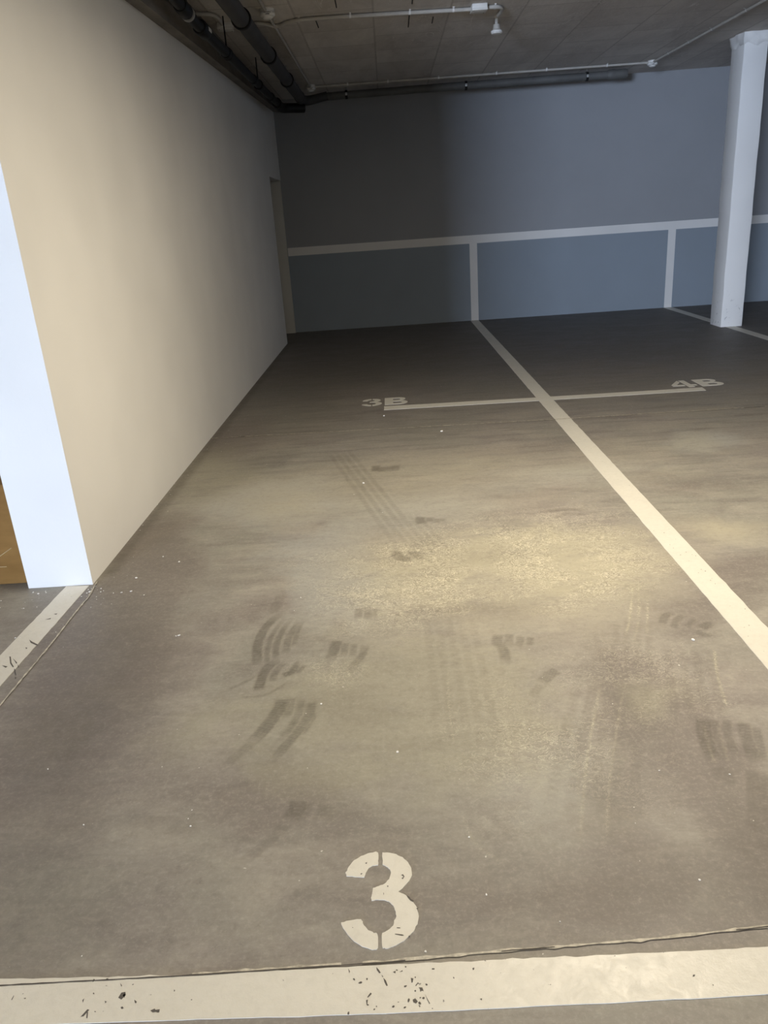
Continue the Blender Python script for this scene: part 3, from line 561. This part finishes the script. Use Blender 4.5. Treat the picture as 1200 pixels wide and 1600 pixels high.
# line that runs from the wall end towards the camera
lc = [[(-1.4220, 2.3839), (-1.4151, 2.3789), (-1.3943, 2.3386), (-1.3710, 2.3072), (-1.3757, 2.3077), (-1.3970, 2.3347)], [(-1.3671, 2.2987), (-1.3585, 2.2897), (-1.3369, 2.2516), (-1.3452, 2.2603)], [(-1.4037, 2.3691), (-1.3729, 2.3363), (-1.3714, 2.3278)], [(-1.4218, 2.3248), (-1.3965, 2.3140), (-1.3995, 2.3061)], [(-1.4006, 2.4979), (-1.3843, 2.4822), (-1.3492, 2.4554), (-1.3546, 2.4515), (-1.3851, 2.4731)], [(-1.4069, 2.6499), (-1.3873, 2.6630), (-1.3855, 2.6525)], [(-1.3666, 2.3274), (-1.3503, 2.3010), (-1.3569, 2.3058)], [(-1.3377, 2.2438), (-1.3294, 2.2352), (-1.3322, 2.2316)], [(-1.3901, 2.6947), (-1.3764, 2.6983), (-1.3772, 2.6879)], [(-1.3902, 2.4420), (-1.3808, 2.4364), (-1.3816, 2.4276)]]
lc = [[(x, y) for x, y in c_] for c_ in lc]
pl0 = [(-1.4396, 2.9512), (-1.3402, 2.9410), (-1.3356, 2.4906), (-1.3333, 2.1236)]; pl1 = [(-1.4289, 2.3256), (-1.4232, 2.5004)]
ex = (pl0[3][0] + (pl0[3][0]-pl0[2][0])*3, pl0[3][1] + (pl0[3][1]-pl0[2][1])*3); ex = (-1.40, 1.10); ey = (-1.51, 1.10)
slab('painted_line', [(band_poly([pl0[0], ey, ex, pl0[1]], .0006, .03, 20), [])], M_paint, floor, z=.0014, extra=lc, label='white painted line running from the end of the left wall, cracked')

THREE = [[(-0.1760, 1.3237), (-0.1773, 1.3337), (-0.1720, 1.3501), (-0.1608, 1.3682), (-0.1452, 1.3800), (-0.1292, 1.3870), (-0.1131, 1.3905), (-0.1063, 1.3880), (-0.1051, 1.3697), (-0.1057, 1.3510), (-0.1178, 1.3500), (-0.1269, 1.3432), (-0.1327, 1.3309), (-0.1360, 1.3180), (-0.1564, 1.3205)],
 [(-0.0964, 1.3873), (-0.0807, 1.3856), (-0.0647, 1.3803), (-0.0502, 1.3703), (-0.0386, 1.3552), (-0.0317, 1.3379), (-0.0305, 1.3179), (-0.0361, 1.3037), (-0.0480, 1.2884), (-0.0615, 1.2742), (-0.0460, 1.2649), (-0.0315, 1.2487), (-0.0227, 1.2303), (-0.0198, 1.2096), (-0.0233, 1.1897), (-0.0315, 1.1734), (-0.0426, 1.1616), (-0.0582, 1.1489), (-0.0747, 1.1404), (-0.0888, 1.1364), (-0.0946, 1.1375), (-0.0965, 1.1523), (-0.0959, 1.1728), (-0.0840, 1.1791), (-0.0731, 1.1897), (-0.0681, 1.2065), (-0.0679, 1.2240), (-0.0727, 1.2391), (-0.0825, 1.2502), (-0.0938, 1.2548), (-0.1063, 1.2562), (-0.1188, 1.2539), (-0.1190, 1.2662), (-0.1163, 1.2878), (-0.1041, 1.2918), (-0.0914, 1.2974), (-0.0811, 1.3097), (-0.0776, 1.3242), (-0.0796, 1.3375), (-0.0875, 1.3454), (-0.0959, 1.3520)],
 [(-0.1812, 1.2029), (-0.1643, 1.2068), (-0.1400, 1.2086), (-0.1362, 1.2032), (-0.1335, 1.1931), (-0.1248, 1.1813), (-0.1151, 1.1766), (-0.1067, 1.1734), (-0.1042, 1.1636), (-0.1040, 1.1393), (-0.1074, 1.1355), (-0.1191, 1.1367), (-0.1357, 1.1437), (-0.1526, 1.1567), (-0.1677, 1.1754), (-0.1769, 1.1898)]]
def rag_loop(L, amp, seed):
    out = []
    for i in range(len(L)): out += ragged(L[i], L[(i+1) % len(L)], 3, amp, seed + i)
    return out
c3 = [[(-0.0440, 1.2632), (-0.0386, 1.2598), (-0.0351, 1.2535), (-0.0290, 1.2486), (-0.0303, 1.2447), (-0.0364, 1.2490), (-0.0424, 1.2585)], [(-0.0659, 1.1842), (-0.0588, 1.1833), (-0.0590, 1.1816), (-0.0660, 1.1823)], [(-0.0697, 1.1694), (-0.0555, 1.1670), (-0.0513, 1.1645), (-0.0555, 1.1637), (-0.0697, 1.1678)], [(-0.1352, 1.3579), (-0.1308, 1.3604), (-0.1317, 1.3550)], [(-0.0551, 1.3188), (-0.0504, 1.3208), (-0.0474, 1.3141), (-0.0512, 1.3069), (-0.0542, 1.3096), (-0.0495, 1.3132), (-0.0518, 1.3166)], [(-0.0862, 1.2917), (-0.0824, 1.2908), (-0.0842, 1.2872)], [(-0.1573, 1.1902), (-0.1553, 1.1886), (-0.1570, 1.1873)], [(-0.0433, 1.1622), (-0.0389, 1.1641), (-0.0403, 1.1588)], [(-0.0247, 1.2289), (-0.0203, 1.2295), (-0.0219, 1.2249)], [(-0.0938, 1.2739), (-0.0923, 1.2707), (-0.0933, 1.2662)]]
slab('painted_number', [(rag_loop(L, .0005, 30 + i*40), []) for i, L in enumerate(THREE)], M_paint, floor, z=.0015, extra=c3, label='large white stencilled number 3 near the front line')
slab('painted_number', [([(x - .100, y + 4.868) for x, y in L], []) for L in THREE], M_paint, floor, z=.0014, label='white stencilled number 3 left of the letter B')
def arc(cx, cy, rx, ry, a0, a1, n=10): return [(cx + rx*math.cos(a0 + (a1-a0)*i/n), cy + ry*math.sin(a0 + (a1-a0)*i/n)) for i in range(n + 1)]
Bo = [(0, 0)] + arc(.62, .27, .38, .27, -PI/2, PI/2 - .25) + arc(.58, .765, .34, .235, -PI/2 + .35, PI/2) + [(0, 1)]
Bh1 = [(.37, .17), (.66, .17), (.74, .22), (.76, .28), (.74, .34), (.66, .385), (.37, .385)][::-1]
Bh2 = [(.37, .62), (.60, .62), (.68, .665), (.70, .72), (.68, .78), (.60, .825), (.37, .825)][::-1]
def place(L, x, y, sw, sh): return [(x + u*sw, y + v*sh) for u, v in L]
for (x, y, lb) in ((-.098, 6.008, 'white stencilled letter B at the end of the left cross line'), (2.362, 5.945, 'white stencilled letter B at the end of the right cross line')):
    slab('painted_letter', [(place(Bo, x, y, .183, .252), [place(Bh1, x, y, .183, .252), place(Bh2, x, y, .183, .252)])], M_paint, floor, z=.0014, label=lb)
F1 = [(.50, 1), (0, .40), (0, .20), (.50, .20), (.50, .37), (.22, .37), (.50, .72)]
F2 = [(.56, 1), (.80, 1), (.80, .37), (1, .37), (1, .20), (.80, .20), (.80, 0), (.56, 0)]
slab('painted_number', [(place(F1, 2.155, 5.945, .185, .252), []), (place(F2, 2.155, 5.945, .185, .252), [])], M_paint, floor, z=.0014, label='white stencilled number 4 left of the letter B')

# sawn joints in the floor slab
M_joint = new_mat('joint shadow gap', (0.07, 0.062, 0.055), 0.9)
M_dust = plain('pale dust packed in the joint', (0.60, 0.56, 0.47), 0.9, 0.5, 60)
def ribbon(name, pts, w, mat, z, parent, label=None, gaps=0.0, seed=3, wv=.3):
    """thin strip following pts; gaps leaves pieces out"""
    r = random.Random(seed); V, Fc = [], []
    P = []
    for a, b in zip(pts, pts[1:]):
        n = max(1, int(math.hypot(b[0]-a[0], b[1]-a[1]) / .02))
        P += [(a[0] + (b[0]-a[0])*i/n, a[1] + (b[1]-a[1])*i/n) for i in range(n)]
    P.append(pts[-1]); on = True; left = 4
    for i, (x, y) in enumerate(P):
        a = P[max(0, i-1)]; b = P[min(len(P)-1, i+1)]; L = math.hypot(b[0]-a[0], b[1]-a[1]) + 1e-9
        nx_, ny_ = -(b[1]-a[1])/L, (b[0]-a[0])/L; h = w/2*(1 + r.uniform(-wv, wv)); o = r.gauss(0, w*.08)
        V += [(x + nx_*(h+o), y + ny_*(h+o), z), (x - nx_*(h-o), y - ny_*(h-o), z)]
        left -= 1
        if left <= 0: on = r.random() > gaps; left = r.randint(2, 7)
        if i and on: Fc.append((2*i-2, 2*i-1, 2*i+1, 2*i))
    me = bpy.data.meshes.new(name); me.from_pydata(V, [], Fc); me.materials.append(mat)
    o = bpy.data.objects.new(name, me); C.objects.link(o); o.parent = parent
    if label: o['label'] = label
    return o
J = [(-0.8460, 1.0939), (-0.4673, 1.0969), (-0.0921, 1.1053), (0.1589, 1.1189), (0.4102, 1.1269), (0.6664, 1.1449)]
Jx = [(-3.6, J[0][1] + .01)] + J + [(3.0, 1.30)]
joint = ribbon('joint', Jx[:4], .0026, M_joint, .0024, floor, 'narrow joint across the floor beside the front line', 0.12)
ribbon('gap', Jx[3:], .0022, M_joint, .0024, joint, None, 0.65)
ribbon('dust', [(J[1][0], J[1][1] + .0025), (J[2][0], J[2][1] + .0022)] + [(x, y + .001) for x, y in J[3:]] + [(3, 1.301)], .0058, M_dust, .0022, joint, None, 0.08, 8, .6)
JL = [(-1.3202, 2.9537), (-1.2979, 2.8317), (-1.3018, 2.7158), (-1.2988, 2.4818), (-1.3072, 2.0685)]
jl = ribbon('joint', [(XL + .012, 2.98)] + JL[1:] + [(-1.30, 1.1)], .0022, M_joint, .0020, floor, 'joint running from the end of the left wall', 0, 5)
ribbon('dust', [(x - .0035, y) for x, y in [(XL + .012, 2.98)] + JL[1:] + [(-1.30, 1.1)]], .0060, M_dust, .0024, jl, None, 0.02, 9, .4)
JF = [(XL, 5.30)] + [(-1.1868, 5.2972), (-0.3702, 5.2608), (1.0455, 5.2171), (2.5210, 5.2042)] + [(9.5, 5.15)]
jf = ribbon('joint', JF, .006, M_joint, .0019, floor, 'fine straight joint across the floor in front of the cross lines', 0, 6)
ribbon('dust', [(x, y + .001) for x, y in JF], .008, M_dust, .0023, jf, None, 0.10, 10, .5)

# wall bands
def wall_slab(name, x0, x1, z0, z1, label):
    bm = bmesh.new(); add_box(bm, (x0, YB - .0018, z0), (x1, YB + .001, z1)); o = bm_obj(name, bm, M_paint_wall, wall_back, False); o['label'] = label; return o
ZS0, ZS1 = 1.001, 1.1045
wall_slab('painted_line', XL, X1, ZS0, ZS1, 'long horizontal white painted band on the back wall')
wall_slab('painted_line', 1.088, 1.188, .0, ZS0, 'upright white painted band on the back wall above the bay line')
wall_slab('painted_line', 3.711, 3.811, .0, ZS0, 'upright white painted band on the back wall left of the column')
wall_slab('painted_line', 6.33, 6.43, .0, ZS0, 'upright white painted band on the back wall right of the column')

# loose flakes of plaster and paint on the floor
fv, ff = [], []
def flake(x, y, r):
    n = random.randint(5, 7); b = len(fv); el = random.uniform(.45, 1); a0 = random.uniform(0, 6)
    for h in (0.0, r*.35):
        for i in range(n):
            a = 2*PI*i/n; q = r*random.uniform(.7, 1.1); u, v = q*math.cos(a), q*math.sin(a)*el
            fv.append((x + u*math.cos(a0) - v*math.sin(a0), y + u*math.sin(a0) + v*math.cos(a0), h + .0005))
    ff.append(tuple(range(b + n, b + 2*n)))
    for i in range(n): ff.append((b+i, b+(i+1) % n, b+n+(i+1) % n, b+n+i))
for x, y, r in [(*(-1.3156, 2.8806), .006), (*(-1.3224, 2.8697), .005), (*(-1.3185, 2.9108), .003), (*(-1.1741, 2.8563), .005), (*(-1.1364, 2.8631), .006), (*(-1.1550, 2.9938), .006), (*(-1.0973, 3.2076), .005), (*(-1.0069, 3.1382), .005), (*(-0.8376, 2.4665), .006), (*(-0.8485, 2.4631), .004),
    (*(-1.0705, 2.8196), .004), (*(-1.5630, 2.9070), .006), (*(-1.5348, 2.8915), .005), (*(-1.3294, 3.9334), .008), (*(-1.0222, 1.7502), .0035), (*(-0.8397, 1.5269), .0028), (*(-0.5666, 1.5035), .003), (*(-0.5766, 1.5592), .002), (*(-0.0569, 1.7443), .004), (*(-0.4211, 2.7135), .004), (*(-0.2841, 1.9896), .0035),
    (*(0.1055, 1.4221), .003), (*(0.1255, 1.2563), .003), (*(0.6077, 1.6154), .0025), (*(0.7737, 1.5878), .003), (*(-0.0100, 1.1264), .0025), (*(-0.2129, 4.0861), .009), (*(0.2887, 5.0951), .012), (*(-0.1026, 5.6436), .01), (*(0.5787, 1.2676), .003), (*(0.9219, 2.2363), .007), (*(-0.7055, 1.1530), .0022), (*(0.2654, 1.1809), .002), (*(-1.4626, 2.5189), .004), (*(-1.4424, 2.5166), .003)]:
    flake(x, y, r)
for _ in range(30): flake(random.uniform(-1.25, 1.0), random.uniform(1.2, 4.5), random.uniform(.0008, .0022))
for _ in range(40): flake(XL + abs(random.gauss(0.02, .12)), random.uniform(2.4, 6), random.uniform(.001, .0035))
for _ in range(40): flake(random.uniform(-1.9, -1.2), random.uniform(2.75, 2.94), random.uniform(.001, .004))
M_flake = plain('white plaster crumbs', (0.78, 0.77, 0.74), .8, .05)
fo = mesh_obj('plaster_crumbs', fv, ff, M_flake); fo['kind'] = 'stuff'; fo['label'] = 'white plaster and paint crumbs scattered on the concrete floor'; fo['category'] = 'debris'

# ---------------------------------------------------------------- cardboard box beyond the wall end
bx = thing('cardboard_box', 'brown cardboard box standing on the floor behind the end of the left wall', 'box', (-2.02, 3.16, 0))
def local(o, root):
    o.location = -Vector(root.location); return o
bm = bmesh.new(); add_box(bm, (-2.42, 3.005, .001), (-1.625, 3.40, .443), .005)
local(bm_obj('body', bm, M_card, bx, True), bx)
for (a, b) in (((-2.42, 3.005, .443), (-1.625, 3.20, .448)), ((-2.42, 3.205, .443), (-1.625, 3.40, .448))):
    bm = bmesh.new(); add_box(bm, a, b, .002); local(bm_obj('flap', bm, M_card, bx, True), bx)
bm = bmesh.new()
for pts in ([(-1.66, 3.003, .168), (-1.73, 3.003, .126), (-1.80, 3.003, .098), (-1.9, 3.003, .06)], [(-1.70, 3.003, .084), (-1.85, 3.003, .086)]): add_tube(bm, pts, .0016, 6)
local(bm_obj('crease', bm, M_card_edge, bx), bx)

# ---------------------------------------------------------------- pipes
# black drain pipe along the left wall
dp = thing('drain_pipe', 'black plastic drain pipe hanging along the top of the left wall', 'pipe', (-1.12, 6.5, 2.6))
P0 = Vector((-1.12, 2.5, 2.70)); zl = lambda y: 2.598 + max(0, y - 5.6) * .0135 + (0.035 * max(0, min(1, (5.6 - y))))
bm = bmesh.new(); add_tube(bm, [(-1.12, y, zl(y)) for y in (3.0, 4.0, 5.0, 5.6, 7.0, 8.5, 9.6)], [.034]*7, 20)
local(bm_obj('pipe', bm, M_black, dp, True), dp)
for (y0, y1, r) in ((5.25, 5.42, .043), (5.75, 5.95, .047), (6.62, 6.75, .042), (7.9, 8.0, .041), (9.05, 9.15, .041)):
    bm = bmesh.new(); add_tube(bm, [(-1.12, y0, zl(y0)), (-1.12, y0 + .015, zl(y0)), (-1.12, y1 - .02, zl(y1)), (-1.12, y1, zl(y1))], [r*.9, r, r, r*.86], 20)
    local(bm_obj('coupling', bm, M_black, dp, True), dp)
bm = bmesh.new(); y = 5.445; add_tube(bm, [(-1.12, y - .012, zl(y)), (-1.12, y + .012, zl(y))], [.043, .043], 20)
local(bm_obj('clamp', bm, M_steel, dp, True), dp)
bm = bmesh.new(); add_tube(bm, [(-1.12, y, zl(y) + .05), (-1.12, y, ZC)], .005, 8); local(bm_obj('hanger_rod', bm, M_rubber, dp), dp)
bm = bmesh.new(); y = 5.865
vs = [bm.verts.new((-1.12 + .0482*math.cos(a), y + dy_, zl(y) + .0482*math.sin(a))) for dy_ in (-.045, .045) for a in (-.30, -.05, .2)]
bm.faces.new((vs[0], vs[1], vs[4], vs[3])); bm.faces.new((vs[1], vs[2], vs[5], vs[4])); local(bm_obj('sticker', bm, M_label, dp), dp)['label'] = 'small pale sticker on the coupling'
for y in (6.70, 8.25):
    bm = bmesh.new(); add_tube(bm, [(-1.12, y, zl(y) + .04), (-1.12, y, ZC)], .0055, 8); local(bm_obj('hanger_rod', bm, M_rubber, dp), dp)
    bm = bmesh.new(); add_tube(bm, [(-1.12, y - .014, zl(y)), (-1.12, y + .014, zl(y))], .044, 20); local(bm_obj('clamp', bm, M_rubber, dp), dp)
# elbow and vertical outlet in the corner
bm = bmesh.new(); add_tube(bm, smooth_path([(-1.12, 9.58, zl(9.6)), (-1.12, 9.95, zl(9.8) - .005), (-1.03, 10.12, 2.66), (-.88, 10.2, 2.66)], 6), .052, 20)
local(bm_obj('elbow', bm, M_black, dp, True), dp)

# wide grey pipe
gp = thing('drain_pipe', 'wide dark grey drain pipe under the ceiling, held by black ring clamps', 'pipe', (-.9, 7, 2.72))
zg = lambda y: 2.705 + (y - 6) * .011
bm = bmesh.new(); add_tube(bm, [(-.905, 3.0, zg(3)), (-.9, 6.0, zg(6)), (-.9, 8.0, zg(8)), (-.9, 10.05, zg(10))], .058, 24)
local(bm_obj('pipe', bm, M_grey, gp, True), gp)
for y in (6.12, 7.45, 8.75):
    bm = bmesh.new(); add_tube(bm, [(-.9, y - .017, zg(y)), (-.9, y + .017, zg(y))], .0695, 24)
    local(bm_obj('clamp', bm, M_rubber, gp, True), gp)
    bm = bmesh.new(); add_tube(bm, [(-.9, y, zg(y) + .07), (-.9, y, ZC)], .005, 8); local(bm_obj('hanger_rod', bm, M_steel, gp), gp)
bm = bmesh.new(); add_tube(bm, smooth_path([(-.9, 9.95, zg(10)), (-.9, 10.2, zg(10)), (-.82, 10.3, zg(10)), (-.6, 10.32, 2.785)], 6), [.062 - .0008*i for i in range(19)], 20)
local(bm_obj('elbow', bm, M_grey, gp, True), gp)

# grey pipe along the back wall
bp = thing('drain_pipe', 'long grey pipe clamped under the ceiling along the back wall', 'pipe', (1.2, 10.33, 2.79))
YP, ZP = 10.33, 2.785
bm = bmesh.new(); add_tube(bm, [(-.62, YP, ZP - .006), (0.5, YP, ZP), (1.6, YP, ZP), (2.78, YP, ZP)], .043, 24)
local(bm_obj('pipe', bm, M_grey2, bp, True), bp)
bm = bmesh.new(); add_tube(bm, [(2.70, YP, ZP), (2.72, YP, ZP), (2.76, YP, ZP), (2.80, YP, ZP), (2.90, YP, ZP), (2.93, YP, ZP)], [.044, .054, .057, .052, .054, .046], 24)
local(bm_obj('coupling', bm, M_grey2, bp, True), bp)
for x in (-.375, 1.04, 2.46):
    bm = bmesh.new(); add_tube(bm, [(x - .014, YP, ZP), (x + .014, YP, ZP)], .049, 24); local(bm_obj('clamp', bm, M_rubber, bp, True), bp)
    bm = bmesh.new(); add_box(bm, (x - .012, YP - .058, ZP - .015), (x + .012, YP - .047, ZP + .015), .002); local(bm_obj('clamp_screw', bm, M_steel, bp), bp)
    bm = bmesh.new(); add_tube(bm, [(x, YP, ZP + .06), (x, YP, ZC)], .005, 8)
    local(bm_obj('hanger_rod', bm, M_steel, bp), bp)

# ---------------------------------------------------------------- conduits
ZK = ZC - .018
def conduit(label, pts, clips, r=.0125, sm=False):
    t_ = thing('conduit', label, 'conduit', pts[len(pts)//2], None)
    bm = bmesh.new(); add_tube(bm, smooth_path(pts, 6) if sm else pts, r, 12); local(bm_obj('pipe', bm, M_pvc, t_, True), t_)
    for x, y, ang in clips:
        bm = bmesh.new()
        prof = [(-.030, ZC), (-.030, ZC - .006), (-.016, ZC - .008), (-.0155, ZC - .022)] + [(.0155*math.cos(a), ZC - .018 + .0155*math.sin(a)) for a in [PI + PI*i/8 for i in range(9)]] + [(.0155, ZC - .022), (.016, ZC - .008), (.030, ZC - .006), (.030, ZC)]
        A, B = [], []
        for u, z in prof:
            for lst, s_ in ((A, -.008), (B, .008)):
                lst.append(bm.verts.new((x + math.cos(ang)*s_ - math.sin(ang)*u, y + math.sin(ang)*s_ + math.cos(ang)*u, z)))
        for i in range(len(A)-1): bm.faces.new((A[i], A[i+1], B[i+1], B[i]))
        local(bm_obj('clip', bm, M_white, t_, True), t_)
    return t_
z = ZK
cA = [(-1.06, 7.03, z), (-.95, 7.02, z), (-0.9210, 6.9152, 2.8420), (-0.8371, 6.9526, 2.8420), (-0.7749, 7.0466, 2.8420), (-0.7224, 7.0318, 2.8420), (-0.6522, 6.9501, 2.8420), (-0.4097, 6.9053, 2.8420), (0.7534, 6.9890, 2.8420)]
conduit('pale conduit across the ceiling between the two junction boxes', cA, [(*(-0.5747, 6.9237), .12), (*(-0.1780, 6.9083), .12), (*(0.2808, 6.9519), .12), (*(0.6186, 6.9772), .12)], .0145, True)
cB = [(0.8719, 6.9863, 2.8420), (0.9049, 6.9732, 2.8420), (0.9653, 6.9817, 2.8420), (1.0038, 7.0453, 2.8420), (1.0114, 7.1363, 2.8420), (1.0022, 7.2555, 2.8420)]
conduit('short bent conduit from the square junction box to the bell shaped sensor', cB, [(*(0.9401, 6.9780), .1)], .0145, True)
cC = [(-1.2928, 6.5047, 2.8420), (-1.2273, 6.5250, 2.8420), (-1.1784, 6.5587, 2.8420), (-1.1525, 6.6617, 2.8420), (-1.1545, 6.8397, 2.8420)]
conduit('curved conduit entering the junction box beside the black drain pipe', cC, [], .0145, True)
conduit('conduit running along the ceiling from the first detector to the corner detector', [(-.80, 3.2, z), (-.783, 6.55, z), (-.765, 9.95, z)], [(-.783, y, PI/2) for y in (5.6, 6.9, 8.2, 9.4)], .0115)
conduit('long thin conduit along the ceiling in front of the back wall pipe', [(-.76, 9.99, z), (1.2, 10.03, z), (3.13, 10.07, z)], [(x, 9.99 + (x + .76)*.0206, .02) for x in (-.34, .12, .70, 1.36, 1.93, 2.62)], .0125)
conduit('conduit running from the right detector towards the camera above the column', [(3.14, 10.06, z), (3.212, 7.55, z), (3.29, 4.8, z)], [(3.14 + (10.06-y)*.0287, y, PI/2) for y in (9.55, 9.0, 8.45, 7.75, 6.8)], .0115)

# junction boxes
def jbox(label, x, y, ang, sx_, sy_):
    t_ = thing('junction_box', label, 'box', (x, y, ZC)); t_.rotation_euler = (0, 0, ang)
    bm = bmesh.new(); add_box(bm, (-sx_/2, -sy_/2, -.036), (sx_/2, sy_/2, 0), .005); bm_obj('body', bm, M_white, t_, True)
    bm = bmesh.new(); add_box(bm, (-sx_/2 - .002, -sy_/2 - .002, -.046), (sx_/2 + .002, sy_/2 + .002, -.035), .004); bm_obj('lid', bm, M_white, t_, True)
    for q in (-1, 1):
        bm = bmesh.new(); add_lathe(bm, [(.004, -.0475), (.004, -.044)], (q*sx_*.38, q*sy_*.38, 0), 10); bm_obj('screw', bm, M_slot, t_)
    return t_
jbox('pale square junction box on the ceiling beside the bell shaped sensor', *(0.8145, 6.9594), .05, .118, .118)
jbox('small junction box on the ceiling between the black and the wide grey pipe', *(-1.1466, 6.9251), .05, .115, .10)

# detectors
def detector(label, x, y, ang):
    t_ = thing('smoke_detector', label, 'smoke detector', (x, y, ZC), 'round smoke detectors on the ceiling'); t_.rotation_euler = (0, 0, ang)
    bm = bmesh.new(); add_lathe(bm, [(.052, 0), (.052, -.014), (.049, -.020)], (0, 0, 0)); bm_obj('base', bm, M_white, t_, True)
    bm = bmesh.new(); add_lathe(bm, [(.049, -.020), (.056, -.024), (.057, -.036), (.052, -.046), (.038, -.052), (.034, -.060), (.022, -.066), (.004, -.067)], (0, 0, 0)); bm_obj('cover', bm, M_white, t_, True)
    bm = bmesh.new()
    for (a, b, c_) in (((-.026, -.050, -.046), (.026, -.050, -.046), (0, -.062, -.034)),):
        v = [bm.verts.new(q) for q in ((-.030, -.0585, -.037), (.030, -.0495, -.037), (.022, -.052, -.046), (-.022, -.054, -.046))]
    bm.free(); bm = bmesh.new()
    pts = [( .0578*math.sin(a), -.0578*math.cos(a), -.030) for a in (-.5, -.25, 0, .25, .5)]; low = [(.0530*math.sin(a), -.0530*math.cos(a), -.0445) for a in (-.28, -.14, 0, .14, .28)]
    A = [bm.verts.new(q) for q in pts]; B = [bm.verts.new((q[0]*1.015, q[1]*1.015, q[2])) for q in low]
    for i in range(4): bm.faces.new((A[i], A[i+1], B[i+1], B[i]))
    bm_obj('vent', bm, M_slot, t_)
    return t_
detector('round white smoke detector on the ceiling nearest the camera, beside the wide grey pipe', -.775, 6.60, .1)
detector('round white smoke detector on the ceiling in the left back corner', -.764, 9.99, .1)
detector('round white smoke detector where the conduit turns, left of the column', 3.14, 10.07, -.2)
# bell shaped sensor
bs = thing('gas_sensor', 'small white bell shaped sensor hanging from the bent conduit', 'sensor', (1.015, 7.44, ZC))
bm = bmesh.new(); add_lathe(bm, [(.013, 0), (.013, -.04), (.026, -.045), (.030, -.075), (.036, -.085)], (0, 0, 0)); bm_obj('housing', bm, M_pvc, bs, True)
bm = bmesh.new(); add_lathe(bm, [(.036, -.085), (.047, -.090), (.048, -.104), (.040, -.113), (.004, -.116)], (0, 0, 0)); bm_obj('cap', bm, M_white, bs, True)

# short dark tie wires left in the ceiling
k = 0
for (a, b) in (((0.2831, 7.0319), (0.2860, 7.5071)), ((0.2937, 6.5864), (0.2947, 6.7659)), ((0.4788, 7.2166), (0.4807, 7.4344)), ((-0.2663, 6.4233), (-0.2696, 6.7071)), ((-0.4527, 7.0037), (-0.4506, 7.2852))):
    bm = bmesh.new(); add_tube(bm, [(a[0], a[1], ZC - .001), (b[0], b[1], ZC - .001)], .0045, 6)
    bm_obj('slot', bm, M_slot, ceiling)

# ceiling lamp that lights the bay
lm = thing('ceiling_lamp', 'long fluorescent ceiling lamp above bay 3', 'lamp', (LAMP[0], LAMP[1], ZC))
bm = bmesh.new(); add_box(bm, (-.06, -.64, -.22), (.06, .64, -.15), .01); bm_obj('housing', bm, M_white, lm, True)
for q in (-.5, .5):
    bm = bmesh.new(); add_tube(bm, [(0, q, -.155), (0, q, 0)], .004, 8); bm_obj('hanger_rod', bm, M_steel, lm)
bm = bmesh.new(); add_tube(bm, [(0, -.6, -.232), (0, .6, -.232)], .013, 12); bm_obj('tube', bm, M_tube, lm, True)
